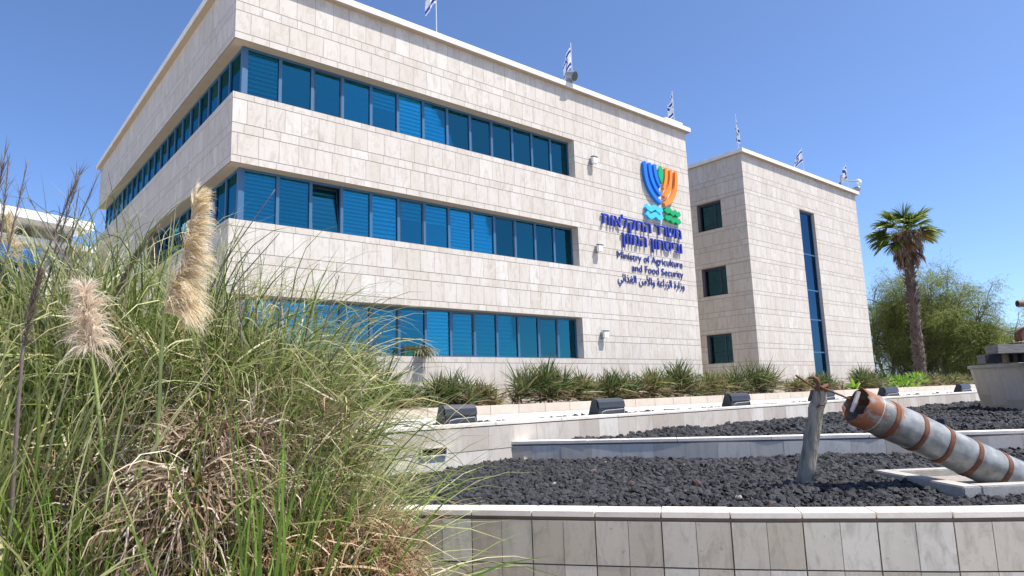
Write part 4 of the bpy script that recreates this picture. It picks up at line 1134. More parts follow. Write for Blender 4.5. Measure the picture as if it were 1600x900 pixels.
beam('rough grey timber further right under the long beam', 1598, 1680, 18.7, zc+.002, zc+.23, .3, TIMBER)
beam('long weathered grey beam on top of the timber stack', 1545, 1690, 18.45, zc+.245, zc+.49, .5, TIMBER)
mc = wall_px(1600, 18.75); zm = zc+.49
mac = thing('rusty_machine', 'rusty old machine with a curved guard and drum on top of the timbers', 'machine', (*mc, zm))
mb = MB()
# curved iron guard: three quarter arc band
c0 = np.array([*mc, zm+.20]); arc0, arc1, nA = rad(-40), rad(205), 20; vs = []
for i in range(nA+1):
    a = arc0+(arc1-arc0)*i/nA
    for rr_ in (.19, .27):
        for dd in (0, .28):
            q = c0+np.array([*(RH*math.cos(a)*rr_+FH*dd), math.sin(a)*rr_]); vs.append(q)
fs = []
for i in range(nA):
    o = i*4; fs += [(o, o+4, o+6, o+2), (o+1, o+3, o+7, o+5), (o, o+1, o+5, o+4), (o+2, o+6, o+7, o+3)]
fs += [(0, 2, 3, 1), (nA*4, nA*4+1, nA*4+3, nA*4+2)]
mb.add(vs, fs); mb.build('guard', RUST, mac)
mb = MB(); mb.box(-1, 1, -1, 1, 0, 1) if False else None
mb = MB(); q = np.array([*(mc+RH*-.05+FH*.1), zm+.22]); mb.tube([q, q+[*(RH*1.3), .03]], [.13, .13], 20); mb.tube([q+[*(RH*.25), 0], q+[*(RH*.3), 0]], [.16, .16], 20); mb.build('drum', mat('pale_steel', (.42, .41, .38), .5, .4, noise=(8, .3)), mac)
mb = MB(); p0 = np.array([*(mc-RH*.33-FH*.05), zm+.001]); mb.obox(p0, (*(RH*1.6), 0), (*(FH*.5), 0), (0, 0, .06)); mb.build('base_plate', RUST, mac)
q = np.array([*(wall_px(1586, 18.75)), 0]); zq = dep(1590, 475, 18.75)[2]
mb = MB(); mb.tube([np.array([q[0], q[1], zq]), np.array([*(q[:2]+RH*1.6-FH*.1), zq+.01])], [.095, .095], 16); mb.build('pipe_arm', mat('brown_steel', (.20, .15, .11), .7, .2, noise=(8, .3)), mac)
mb = MB(); mb.tube([np.array([q[0]-RH[0]*.003, q[1]-RH[1]*.003, zq]), np.array([q[0]-RH[0]*.006, q[1]-RH[1]*.006, zq])], [.065, .065], 16); mb.build('pipe_mouth', dk, mac)
mb = MB(); mb.tube([np.array([*(q[:2]+RH*1.3), zq]), np.array([*(mc+RH*1.2+FH*.2), zm])], .06, 8); mb.build('pipe_prop', RUST, mac)

# ================================================================== PLANTS
STRAP = leaf_mat('strap_leaf', [(0, (.035, .075, .02)), (.35, (.07, .125, .035)), (.65, (.13, .17, .05)), (.85, (.24, .22, .09)), (1, (.36, .28, .16))], .25, .45)
STRAPY = leaf_mat('strap_leaf_yellowing', [(0, (.07, .11, .03)), (.4, (.15, .18, .05)), (.75, (.28, .25, .10)), (1, (.38, .29, .17))], .25, .5)
BRIGHT = leaf_mat('bright_broad_leaf', [(0, (.10, .24, .02)), (.6, (.22, .40, .04)), (1, (.32, .48, .08))], .4, .4)
DRYL = leaf_mat('dry_leaf', [(0, (.16, .10, .06)), (.5, (.30, .21, .13)), (1, (.42, .33, .22))], .2, .7)
def strap_clump(c, w, hgt, n, seed, yellow=False, label='', spread=1.0):
    rs = np.random.default_rng(seed)
    root = thing('strap_leaf_shrub', label, 'shrub', c, 'strap-leaved shrubs along the foot of the buildings')
    nh = max(5, int(n/22)); parts = []
    for k in range(nh):
        off = rs.normal(0, .30, 2)*[w*.8, .45]; off[0] = np.clip(off[0], -w*.5, w*.5)
        hz = hgt*rs.uniform(.12, 1.05)*(1-.5*abs(off[0])/(w*.6+.01))
        m = 26
        b0 = np.column_stack([np.full(m, c[0]+off[0]), np.full(m, c[1]+off[1]), np.full(m, c[2]+hz*.55)])+rs.normal(0, .03, (m, 3))
        az = rs.uniform(0, 6.283, m); el = rs.uniform(-.25, 1.35, m)
        d = np.column_stack([np.cos(az)*np.cos(el), np.sin(az)*np.cos(el), np.sin(el)])
        parts.append(ribbons(b0, d, rs.uniform(.5, .85, m)*max(hgt, .8)*.85*spread, rs.uniform(.04, .065, m), rs.uniform(.05, .4, m), 5))
    np_mesh('foliage', *merge(parts), STRAPY if yellow else STRAP, root)
    m = int(n*.5)
    b0 = np.column_stack([c[0]+rs.normal(0, w*.28, m), c[1]+rs.normal(0, .25, m), c[2]+rs.uniform(.05, .35, m)*hgt])
    az = rs.uniform(0, 6.283, m); d = np.column_stack([np.cos(az), np.sin(az), rs.uniform(-.3, .8, m)])
    np_mesh('dry_leaves', *ribbons(b0, d, rs.uniform(.25, .5, m)*hgt, .025, rs.uniform(.5, 1.3, m), 4), DRYL, root)
    mb = MB()
    for k in range(4):
        o = rs.normal(0, .18, 2)*[w, .5]; mb.tube([(c[0]+o[0], c[1]+o[1], c[2]), (c[0]+o[0]*1.2, c[1]+o[1]*1.2, c[2]+hgt*.4)], [.035, .025], 6)
    mb.build('stem', mat_stem, root)
    return root
mat_stem = mat('brown_stem', (.16, .11, .07), .9, noise=(12, .3))
SH = [  # px centre, px width, px top, label, yellow
 (556, 84, 536, 'tall dark strap-leaved shrub behind the right edge of the pampas grass', 0),
 (622, 60, 602, 'low strap-leaved shrub just right of the pampas grass', 0),
 (705, 88, 584, 'wide dark shrub behind the nearest black floodlight', 0),
 (757, 44, 598, 'small yellowing shrub right of the wide dark one behind the nearest floodlight', 1),
 (853, 96, 568, 'tall spiky shrub under the right end of the lowest window band', 0),
 (910, 52, 586, 'yellow-green shrub between the tall spiky one and the second floodlight', 1),
 (958, 56, 582, 'dark shrub just behind the second floodlight', 0),
 (1006, 56, 576, 'mixed shrub right of the second floodlight with dry leaves at its foot', 1),
 (1056, 72, 568, 'broad shrub below the right end of the main facade', 0),
 (1112, 54, 581, 'shrub at the gap between the two buildings', 1),
 (1182, 84, 564, 'dark shrub at the near corner of the smaller block', 0),
 (1242, 34, 590, 'low dry shrub left of the leaning post', 1),
 (1286, 46, 584, 'shrub at the foot of the slit window behind the leaning post', 0),
 (1352, 50, 574, 'shrub at the right corner of the smaller block', 0),
 (1452, 60, 580, 'low yellowing shrub at the foot of the palm', 1),
 (1497, 36, 582, 'dry low shrub next to the stone pedestal', 1)]
for i, (px, pwid, pt_, lab, yl) in enumerate(SH):
    Y = -1.7 if i not in (14, 15) else -2.0
    h0 = hit(px-pwid/2, pt_, 1, Y); h1 = hit(px+pwid/2, pt_, 1, Y); hc = hit(px, pt_, 1, Y)
    strap_clump((hc[0], Y, 1.43), h1[0]-h0[0], max(.62, hc[2]-1.43)*1.12, 700 if not yl else 480, 100+i, bool(yl), lab)
# extra dry tufts are left out; a bright broadleaf bush and a single big leaf plant
def broad_bush(c, w, hgt, n, seed, label, name='leafy_bush', size=.22):
    rs = np.random.default_rng(seed); root = thing(name, label, 'bush', c)
    d = rs.normal(0, 1, (n, 3)); d /= np.linalg.norm(d, axis=1, keepdims=True); d[:, 2] = np.abs(d[:, 2])
    lob = rs.normal(0, .35, (7, 3)); lob[:, 2] = np.abs(lob[:, 2])
    b0 = np.array(c)+(d*rs.uniform(.3, 1, (n, 1))**.5*.62+lob[rs.integers(0, 7, n)])*[w*.55, w*.45, hgt*.75]
    np_mesh('foliage', *ribbons(b0, d+[0, 0, .3], rs.uniform(.6, 1.3, n)*size, size*.55, .6, 3), BRIGHT, root)
    mb = MB()
    for k in range(5): o = rs.normal(0, .2, 2)*w; mb.tube([c, (c[0]+o[0], c[1]+o[1], c[2]+hgt*.7)], [.03, .012], 5)
    mb.build('stem', mat_stem, root)
hc = hit(1404, 575, 1, -1.9); broad_bush((hc[0], -1.9, 1.43), 2.1, hc[2]-1.43+.1, 480, 5, 'bright lime-green broad-leaved bush left of the palm trunk')
hc = hit(1330, 582, 1, -2.3)
bp_ = thing('banana_leaf_plant', 'small plant with one big bright leaf right of the leaning post', 'plant', (hc[0], -2.3, 1.43))
b0 = np.array([(hc[0]+.2, -2.3, 1.5)]*5); d = np.array([(-.9, -.2, 1.1), (.4, .3, 1.2), (-.2, -.6, .9), (.8, -.2, .8), (-.5, .4, .5)])
np_mesh('leaf', *ribbons(b0, d, np.array([1.0, .7, .6, .6, .6]), .26, .7, 7), BRIGHT, bp_)
mb = MB(); mb.tube([(hc[0]+.2, -2.3, 1.43), (hc[0]+.2, -2.3, 1.55)], .04, 6); mb.build('stem', mat_stem, bp_)

# ------------------------------------------------------------------ fan palm
PALMW = 46.0
pb_ = dep(1438, 588, PALMW); pb_[2] = 1.2
pt0 = dep(1415, 372, PALMW)
palm = thing('fan_palm', 'tall fan palm with a skirt of dead brown fronds, right of the buildings', 'palm', pb_)
TRK = mat('palm_trunk_bark', (.16, .115, .09), .95, vary=(.06, .045, .04), noise=(6, .5), bump=.9, bscale=14, stretch=(1, 1, 2))
mid = dep(1430, 500, PALMW)
mb = MB(); tz = np.linspace(0, 1, 36); path = []; rr = []
for t in tz:
    p = (1-t)**2*pb_+2*t*(1-t)*mid+t*t*pt0; path.append(p); rr.append(.40*(1-.30*t)*(1+.07*math.sin(t*90)+random.uniform(-.07, .07)))
mb.tube(path, rr, 14); mb.build('trunk', TRK, palm)
# ragged leaf bases on the trunk
nb_ = 520; tt = RNG.uniform(.02, .98, nb_); P0 = np.array([np.interp(tt, tz, np.array(path)[:, c_]) for c_ in range(3)]).T
az = RNG.uniform(0, 6.28, nb_); o3 = np.column_stack([np.cos(az), np.sin(az), np.zeros(nb_)])
np_mesh('leaf_bases', *ribbons(P0+o3*.3, o3*.8+[0, 0, .9], RNG.uniform(.15, .4, nb_), .14, .5, 3), leaf_mat('bark_scale', [(0, (.06, .045, .035)), (.65, (.16, .12, .095)), (1, (.34, .30, .27))], .0, .9), palm)
PGREEN = leaf_mat('palm_leaf', [(0, (.09, .15, .03)), (.6, (.19, .26, .055)), (1, (.34, .37, .10))], .38, .38)
PYEL = leaf_mat('yellow_palm_leaf', [(0, (.30, .24, .04)), (.6, (.42, .30, .05)), (1, (.20, .22, .06))], .25, .5)
PORG = leaf_mat('orange_palm_leaf', [(0, (.30, .13, .04)), (.6, (.42, .22, .06)), (1, (.30, .18, .08))], .2, .6)
PBRN = leaf_mat('dead_palm_leaf', [(0, (.17, .11, .07)), (.5, (.30, .21, .14)), (1, (.42, .32, .22))], .2, .8)
def frond(name, origin, dirv, pet, fan, m, droop, seed, nl=46, arc=165, fold=.3):
    rs = np.random.default_rng(seed)
    d = np.array(dirv, float); d /= np.linalg.norm(d)
    # petiole
    pts = [np.array(origin, float)]; dd = d.copy()
    for s in range(6):
        pts.append(pts[-1]+dd*pet/6); dd = dd+np.array([0, 0, -droop/6]); dd /= np.linalg.norm(dd)
    mb = MB(); mb.tube(pts, np.linspace(.03, .016, 7), 5)
    pv, pq = np.array(mb.v), mb.f
    side = np.cross(dd, [0, 0, 1.]); side = side/(np.linalg.norm(side)+1e-6) if np.linalg.norm(side) > .05 else np.array([1., 0, 0])
    nor = np.cross(side, dd)
    an = np.radians(np.linspace(-arc/2*1.0, arc/2, nl))+rs.normal(0, .02, nl)
    dirs = np.cos(an)[:, None]*dd+np.sin(an)[:, None]*side+nor*(fold*np.abs(np.sin(an)))[:, None]+rs.normal(0, .05, (nl, 3))
    Ls = fan*(1-.25*(np.abs(an)/rad(arc/2))**2)*rs.uniform(.85, 1.1, nl)
    v, q = ribbons(np.repeat(pts[-1][None], nl, 0), dirs, Ls, .105*fan, droop*.7+rs.uniform(.05, .5, nl), 5)
    o = np_mesh(name, v, q, m, palm)
    me = bpy.data.meshes.new('petiole'); off = np.array(palm.location)
    me.from_pydata([tuple(a-off) for a in pv], [], pq); me.materials.append(m); po = bpy.data.objects.new('petiole', me); COL.objects.link(po); po.parent = palm
    bm = bmesh.new(); bm.from_mesh(o.data); bm.from_mesh(me); bm.to_mesh(o.data); bm.free(); bpy.data.objects.remove(po); bpy.data.meshes.remove(me)
    return o
crown = pt0+np.array([0, 0, .25])
rs = np.random.default_rng(77)
def dscr(a, u_, f_=0): return RGT*a+UPV*u_+FWD*f_
live = [(-.05, 1, .1, 1.0), (-.5, .9, .3, 1.05), (.45, .95, -.1, 1.05), (-.8, .55, -.2, 1.1), (-.95, .35, .2, 1.15), (-1, .1, -.3, 1.1), (-.9, -.12, 0, 1.1), (-.75, -.35, -.35, 1.0), (.75, .75, .4, 1.05), (.95, .35, .1, 1.15), (-.3, .8, -.7, 1.0), (.25, .7, .8, 1.0), (.6, .5, -.6, .9), (-.6, .3, .8, 1.0), (-.15, .95, .5, 1.), (.15, 1, -.4, .9), (.8, .2, .7, 1.0), (-.95, .22, .5, 1.1), (-.98, -.02, .3, 1.1), (-.85, -.25, .3, 1.05), (-.7, .62, .2, 1.05), (.55, .8, .3, 1.0), (.85, .5, .3, 1.0), (0, .9, -.6, .95), (-.4, .6, -.9, .95), (.9, .12, .1, 1.)]
for i, (a, u_, f_, L_) in enumerate(live): frond('frond', crown, dscr(a, u_, f_), 1.12*L_, 1.22*L_, PGREEN, .55, 200+i)
frond('frond', crown, dscr(.98, .12, -.3), 1.05, .8, PYEL, .6, 230)['label'] = 'yellowing frond'
for i, (a, u_, f_) in enumerate([(-.12, -.5, -.8), (-.55, -.75, -.55), (.9, -.45, -.3), (-.85, -.5, -.3)]): frond('frond', crown-[0, 0, .15], dscr(a, u_*.6, f_), .8, .75, PORG, .9, 240+i)['label'] = 'orange dying frond'
for i in range(50):
    az = rs.uniform(0, 6.28); h_ = rs.uniform(-1.25, .5)
    r_ = rs.uniform(.35, .95)
    d = np.array([math.cos(az)*r_, math.sin(az)*r_, rs.uniform(-.7, .35)])
    frond('dead_frond', crown+[0, 0, h_], d, rs.uniform(.45, .85), rs.uniform(.65, 1.1), PBRN, 1.7, 300+i, nl=26, arc=110, fold=.5)
# dead flower stalks hanging in the crown
b0 = np.repeat(crown[None], 900, 0)+RNG.normal(0, .55, (900, 3))*[1, 1, .6]; d = RNG.normal(0, 1, (900, 3)); d[:, 2] = -np.abs(d[:, 2])
np_mesh('dead_stalks', *ribbons(b0, d, RNG.uniform(.3, .9, 900), .022, .8, 5, kink=.5), PBRN, palm)

# ------------------------------------------------------------------ feathery trees
BARK = mat('tree_bark', (.16, .13, .10), .95, vary=(.08, .065, .05), noise=(5, .4), bump=.6, bscale=12)
def tree(label, px, w, ytop, pxl, pxr, seed, cols, n_twig, base_z=1.2, low=.2):
    rs = np.random.default_rng(seed); LM = leaf_mat('feathery_leaf', cols, .45, .5); n_twig = int(n_twig*1.35)
    base = dep(px, 560, w); base[2] = base_z
    H = dep(px, ytop, w)[2]-base_z; Rr = (pxr-pxl)/2*w/FPX
    cx = (((pxl+pxr)/2)-px)*w/FPX
    root = thing('tree', label, 'tree', base)
    mb = MB(); tips = []
    cc = base+RGT*cx
    def grow(p, d, L, r, lev):
        pts = [p]; n = 5; dd = d.copy()
        for s in range(n):
            dd = dd+rs.normal(0, .13, 3)+np.array([0, 0, .05 if lev < 2 else -.06]); dd /= np.linalg.norm(dd)
            pts.append(pts[-1]+dd*L/n)
        if r > .012: mb.tube(pts, np.linspace(r, r*.55, n+1), 6 if lev < 2 else 4)
        if lev >= 3:
            for q in pts[1:]: tips.append((q, dd))
            return
        m = (6, 5, 5)[lev]
        for k in range(m):
            t = rs.uniform(.35, 1.0) if k else 1.0
            q = pts[min(n, int(t*n))]
            a = rs.normal(0, 1, 3); a -= dd*(a@dd); a /= np.linalg.norm(a)
            sp = (.95, .9, .9)[lev]
            nd = dd*.75+a*sp+np.array([0, 0, .12]); nd /= np.linalg.norm(nd)
            grow(q, nd, L*rs.uniform(.6, .85), r*.58, lev+1)
    for k in range(3):
        a = k*2.1+rs.uniform(-.4, .4); d = np.array([math.cos(a)*.45, math.sin(a)*.45, 1.]); d /= np.linalg.norm(d)
        grow(base+np.array([math.cos(a), math.sin(a), 0])*.2, d, H*.40, .20, 0)
    T = np.array([t[0] for t in tips]); D = np.array([t[1] for t in tips])
    # keep the crown within its real spread
    rel = (T-cc); hx = np.hypot(rel[:, 0], rel[:, 1]); f = np.minimum(1, Rr*.98/np.maximum(hx, 1e-3)); 
    s_ = np.percentile(hx, 92)/(Rr*.92); hz = np.percentile(rel[:, 2], 97)/(H*.93)
    mb.v = [tuple(cc*0+np.array([cc[0]+(v[0]-cc[0])/s_, cc[1]+(v[1]-cc[1])/s_, base_z+(v[2]-base_z)/hz])) for v in mb.v]
    T = np.column_stack([cc[0]+(T[:, 0]-cc[0])/s_, cc[1]+(T[:, 1]-cc[1])/s_, base_z+(T[:, 2]-base_z)/hz])
    mb.build('trunk', BARK, root, smooth=True)
    rr3 = np.hypot(T[:, 0]-cc[0], T[:, 1]-cc[1])/Rr; pw_ = .15+np.clip((T[:, 2]-base_z)/H, 0, 1)**1.5+.6*np.clip(rr3, 0, 1)**2
    idx = rs.choice(len(T), n_twig, p=pw_/pw_.sum())
    B0 = T[idx]+rs.normal(0, .22, (n_twig, 3)); rad3 = T[idx]-(cc+[0, 0, H*.3]); rad3 /= np.linalg.norm(rad3, axis=1, keepdims=True)+1e-6
    Dd = D[idx]*.5+rad3*[.9, .9, .35]+rs.normal(0, .42, (n_twig, 3))
    Dd /= np.linalg.norm(Dd, axis=1, keepdims=True); 
    # each twig is a drooping spray of thin leaflets
    nl = 11; Lt = rs.uniform(.6, 1.5, n_twig); p = B0.copy(); d = Dd.copy(); bs, ds = [], []
    for k in range(nl):
        p = p+d*(Lt/nl)[:, None]; d = d+np.array([0, 0, -.09]); d /= np.linalg.norm(d, axis=1, keepdims=True)
        sd = rs.normal(0, 1, (n_twig, 3)); sd /= np.linalg.norm(sd, axis=1, keepdims=True)
        bs.append(p.copy()); ds.append(d*.7+sd*.7+[0, 0, -.1])
    bs = np.concatenate(bs); ds = np.concatenate(ds)
    keep = bs[:, 2] > base_z+low
    bs, ds = bs[keep], ds[keep]
    np_mesh('crown', *ribbons(bs, ds, rs.uniform(.12, .27, len(bs)), .036, .3, 2), LM, root)
    return root
GC1 = [(0, (.11, .155, .035)), (.5, (.21, .255, .06)), (1, (.35, .36, .11))]
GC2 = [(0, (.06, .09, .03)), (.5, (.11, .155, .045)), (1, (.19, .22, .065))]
tree('large feathery green tree with a spreading crown behind the palm', 1478, 58, 430, 1398, 1572, 31, GC1, 9000)
tree('feathery tree close to the corner of the smaller block, left of the palm trunk', 1385, 62, 458, 1335, 1440, 32, GC1, 4300)
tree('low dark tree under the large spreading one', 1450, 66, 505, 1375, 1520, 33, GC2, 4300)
tree('low drooping tree at the right of the group, beside the pedestal', 1530, 56, 510, 1478, 1572, 34, GC1, 4200)
for i, (px, w_, yt, wd) in enumerate([(1583, 160, 528, 18)]):
    p = dep(px, 585, w_); p[2] = 1.2; tp = dep(px, yt, w_)[2]
    r = thing('cypress', 'small dark pointed tree far away, left of the machine on the pedestal', 'tree', p)
    n_ = 2600; t = RNG.uniform(0, 1, n_); a = RNG.uniform(0, 6.28, n_); rr_ = (1-t)**.8*wd*w_/FPX/2*RNG.uniform(.5, 1.05, n_)
    b0 = np.column_stack([p[0]+rr_*np.cos(a), p[1]+rr_*np.sin(a), 1.3+t*(tp-1.3)])
    np_mesh('crown', *ribbons(b0, np.column_stack([np.cos(a), np.sin(a), np.full(n_, .8)]), .9, .35, .2, 2), leaf_mat('cypress_leaf', GC2, .2), r)
    mb = MB(); mb.tube([p, p+[0, 0, (tp-1.2)*.8]], [.3, .08], 6); mb.build('trunk', BARK, r)

# ================================================================== PAMPAS GRASS IN THE FOREGROUND
GRN_P = leaf_mat('pampas_leaf', [(0, (.05, .085, .015)), (.22, (.14, .195, .04)), (.45, (.26, .31, .09)), (.7, (.42, .44, .18)), (.86, (.58, .56, .32)), (1, (.52, .39, .19))], .30, .38)
GRN_B = leaf_mat('fresh_pampas_leaf', [(0, (.06, .12, .015)), (.4, (.14, .25, .035)), (.8, (.26, .39, .07)), (1, (.42, .46, .16))], .35, .38)
DRY_P = leaf_mat('dead_pampas_leaf', [(0, (.09, .055, .03)), (.35, (.24, .155, .09)), (.65, (.37, .275, .18)), (.88, (.48, .39, .29)), (1, (.58, .51, .42))], .15, .6)
DRY_B = leaf_mat('brown_pampas_thatch', [(0, (.12, .065, .03)), (.4, (.26, .155, .075)), (.8, (.40, .27, .15)), (1, (.52, .42, .29))], .15, .6)
STALK = mat('old_stalk', (.20, .155, .135), .8, vary=(.10, .075, .065), noise=(9, .4))
STALKG = mat('green_stalk', (.27, .34, .10), .55, vary=(.36, .34, .14), noise=(6, .3))
PLUME = leaf_mat('cream_plume', [(0, (.66, .50, .27)), (.4, (.84, .71, .47)), (.8, (.92, .84, .68)), (1, (.95, .91, .82))], .45, .6)
PLUMEP = leaf_mat('pinkish_plume', [(0, (.62, .47, .32)), (.5, (.84, .72, .58)), (1, (.93, .87, .78))], .4, .6)
PLUMEO = leaf_mat('old_grey_plume', [(0, (.11, .085, .07)), (.5, (.21, .165, .13)), (1, (.33, .27, .21))], .25, .8)

def gpos(px, w): p = CAM+np.array([FWD[0], FWD[1], 0])*w+np.array([RGT[0], RGT[1], 0])*(px-800)/FPX*w; p[2] = -0.20; return p
def tuft(c, n, r, lean, Lr, wr, droop, bias=(0, 0, 0), z0=0.0, seg=8, kink=.12, rz=.0):
    n = int(n*.72); wr = (wr[0]*1.35, wr[1]*1.6)
    a = RNG.uniform(0, 6.283, n); q = np.sqrt(RNG.random(n))*r
    b0 = np.column_stack([c[0]+q*np.cos(a), c[1]+q*np.sin(a), c[2]+z0+RNG.uniform(0, rz+.001, n)])
    th = np.abs(RNG.normal(0, lean, n))*(.4+.6*q/r)+.05
    a2 = a+RNG.normal(0, .5, n)
    d = np.column_stack([np.cos(a2)*np.sin(th), np.sin(a2)*np.sin(th), np.cos(th)])+np.asarray(bias)
    L = RNG.uniform(*Lr, n)
    return ribbons(b0, d, L, RNG.uniform(*wr, n), RNG.uniform(*droop, n), seg, kink=kink, crinkle=.035)
def thatch(c, n, rx, ry, z0, z1, Lr, droop, out=(0, 0, 0), kink=.45, w=(.004, .011), upm=.15):
    n = int(n*.8); w = (w[0]*1.2, w[1]*1.4)
    a = RNG.uniform(0, 6.283, n); q = np.sqrt(RNG.random(n)); z = RNG.uniform(0, 1, n)
    s = np.sqrt(np.clip(1-z**2*.75, 0, 1))
    R2 = np.array([RGT[0], RGT[1]]); F2 = np.array([FWD[0], FWD[1]])
    uv = (np.cos(a)*q*s*rx)[:, None]*R2+(np.sin(a)*q*s*ry)[:, None]*F2
    b0 = np.column_stack([c[0]+uv[:, 0], c[1]+uv[:, 1], z0+z*(z1-z0)])
    o = uv/np.maximum(np.linalg.norm(uv, axis=1, keepdims=True), 1e-3)
    d = np.column_stack([o, RNG.normal(upm, .3, n)])+RNG.normal(0, .35, (n, 3))+np.asarray(out)
    return ribbons(b0, d, RNG.uniform(*Lr, n)*.85, RNG.uniform(*w, n), RNG.uniform(*droop, n), 8, kink=kink, crinkle=.27)
R3 = np.array([RGT[0], RGT[1], 0]); F3 = np.array([FWD[0], FWD[1], 0])

G = 'pampas grass clumps in the foreground'
def mess(c, n, rx, ry, z0, z1, Lr, wr, flat=.6):
    """short crossing leaves lying every way through the clump"""
    n = int(n*.8); wr = (wr[0]*1.2, wr[1]*1.5)
    b0 = np.column_stack([RNG.uniform(-1, 1, n), RNG.uniform(-1, 1, n), RNG.uniform(0, 1, n)])
    P = c+R3*(b0[:, :1]*rx)+F3*(b0[:, 1:2]*ry); P[:, 2] = z0+b0[:, 2]*(z1-z0)
    d = RNG.normal(0, 1, (n, 3))*[1, 1, flat]+[0, 0, .25]-F3*.25
    return ribbons(P, d, RNG.uniform(*Lr, n), RNG.uniform(*wr, n), RNG.uniform(.1, 1.2, n), 6, kink=.5, crinkle=.06)
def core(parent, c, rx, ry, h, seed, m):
    """lumpy dark mound added to block light and darken the gaps between leaves"""
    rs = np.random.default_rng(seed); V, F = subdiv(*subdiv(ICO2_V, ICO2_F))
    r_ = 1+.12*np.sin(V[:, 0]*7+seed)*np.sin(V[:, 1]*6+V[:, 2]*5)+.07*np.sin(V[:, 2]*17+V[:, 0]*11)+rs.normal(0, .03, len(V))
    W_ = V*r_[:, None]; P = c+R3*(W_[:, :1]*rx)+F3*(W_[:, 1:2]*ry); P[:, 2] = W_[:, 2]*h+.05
    return np_mesh('gap_shade_core', P, F, m, parent)
COREM = mat('dark_gap_shade', (.060, .042, .026), .95, vary=(.022, .016, .010), noise=(22, .5), bump=.8, bscale=60, stretch=(3, 3, 1))  # near-black brown that paints the shade deep between the blades
c1 = gpos(215, 5.7)
g1 = thing('pampas_grass', 'tallest pampas clump with the big cream plume and dead grey leaves in its middle', 'grass clump', c1, G)
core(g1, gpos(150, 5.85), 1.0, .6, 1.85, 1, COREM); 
np_mesh('green_leaves', *merge([
    tuft(c1, 1500, .8, .6, (2.1, 3.15), (.009, .018), (.3, .9), kink=.25),
    tuft(gpos(50, 5.5)+[0, 0, 1.85], 1500, .65, 1.0, (.9, 1.75), (.006, .013), (.6, 1.5), rz=.5, kink=.35),
    tuft(gpos(190, 5.5)+[0, 0, 1.80], 1500, .65, 1.0, (.9, 1.75), (.006, .013), (.6, 1.5), rz=.5, kink=.35),
    tuft(gpos(330, 5.6)+[0, 0, 1.58], 1400, .6, 1.0, (.9, 1.75), (.006, .013), (.6, 1.5), rz=.5, kink=.35),
    tuft(gpos(440, 5.8)+[0, 0, 1.42], 900, .4, .9, (.9, 1.6), (.006, .012), (.6, 1.5), rz=.5, kink=.35),
    tuft(gpos(140, 4.4), 560, .75, .5, (1.4, 2.4), (.010, .019), (.3, 1.0), kink=.3),
    mess(gpos(180, 5.0), 1100, 1.15, .35, .6, 2.2, (.35, .8), (.007, .015))]), GRN_P, g1)
np_mesh('dead_leaves', *merge([
    thatch(gpos(335, 4.4), 2000, .40, .3, .95, 1.62, (.25, .6), (.5, 1.8), w=(.006, .015)),
    thatch(gpos(200, 4.25), 2000, .60, .3, .45, 1.42, (.25, .6), (.5, 1.6), w=(.006, .015)),
    thatch(gpos(312, 3.95), 1800, .16, .3, .30, 1.40, (.35, .8), (1.6, 2.8), out=-F3*.4, w=(.006, .016)),
    mess(gpos(200, 4.8), 1700, 1.1, .35, .3, 1.7, (.3, .8), (.005, .013))]), DRY_P, g1)
c2 = gpos(-40, 4.3)
g2 = thing('pampas_grass', 'dark green pampas clump at the left edge with long broad leaves', 'grass clump', c2, G)
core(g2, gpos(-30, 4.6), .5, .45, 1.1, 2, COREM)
np_mesh('green_leaves', *merge([tuft(c2, 1200, .5, .40, (1.7, 2.75), (.012, .024), (.15, .7), bias=R3*.12, kink=.15),
    tuft(gpos(30, 4.9), 800, .45, .5, (1.9, 2.9), (.009, .018), (.2, .8), kink=.2), mess(gpos(20, 4.3), 450, .5, .3, .4, 1.6, (.4, .9), (.008, .016))]), GRN_P, g2)
np_mesh('dead_leaves', *merge([thatch(c2, 700, .6, .5, .3, 1.1, (.3, .8), (.6, 1.8), w=(.006, .015)), mess(gpos(60, 4.2), 900, .5, .3, .2, 1.1, (.3, .8), (.006, .014))]), DRY_P, g2)
c3 = gpos(425, 5.5)
g3 = thing('pampas_grass', 'right-hand pampas clump whose leaves arch over the black gravel', 'grass clump', c3, G)
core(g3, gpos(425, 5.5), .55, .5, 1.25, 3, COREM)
np_mesh('green_leaves', *merge([tuft(c3, 1100, .42, .5, (1.7, 2.6), (.008, .016), (.3, 1.0), bias=R3*.04, kink=.25),
    tuft(c3+R3*.1+[0, 0, .95], 1000, .40, .8, (.8, 1.45), (.006, .013), (.4, 1.3), bias=R3*.15, rz=.5, kink=.3),
    tuft(gpos(375, 4.9), 420, .35, .5, (1.6, 2.35), (.008, .016), (.3, .9), kink=.2),
    tuft(gpos(520, 5.8), 150, .2, .6, (.7, 1.2), (.004, .009), (.5, 1.2), bias=R3*.3, kink=.3),
    mess(gpos(460, 5.0), 450, .55, .3, .5, 1.9, (.35, .8), (.006, .013))]), GRN_P, g3)
np_mesh('dead_leaves', *merge([thatch(gpos(430, 5.0), 1500, .5, .5, .35, 1.5, (.3, .8), (.6, 1.8), w=(.005, .013)),
    mess(gpos(440, 4.9), 1000, .55, .3, .3, 1.8, (.3, .8), (.005, .012)),
    tuft(c3, 300, .4, .5, (1.2, 2.1), (.006, .012), (.3, 1.2), bias=R3*.1, kink=.3)]), DRY_P, g3)
c4 = gpos(405, 4.3)
g4 = thing('pampas_grass', 'fresh bright green pampas tuft with upright leaves at the bottom of the photo', 'grass clump', c4, G)
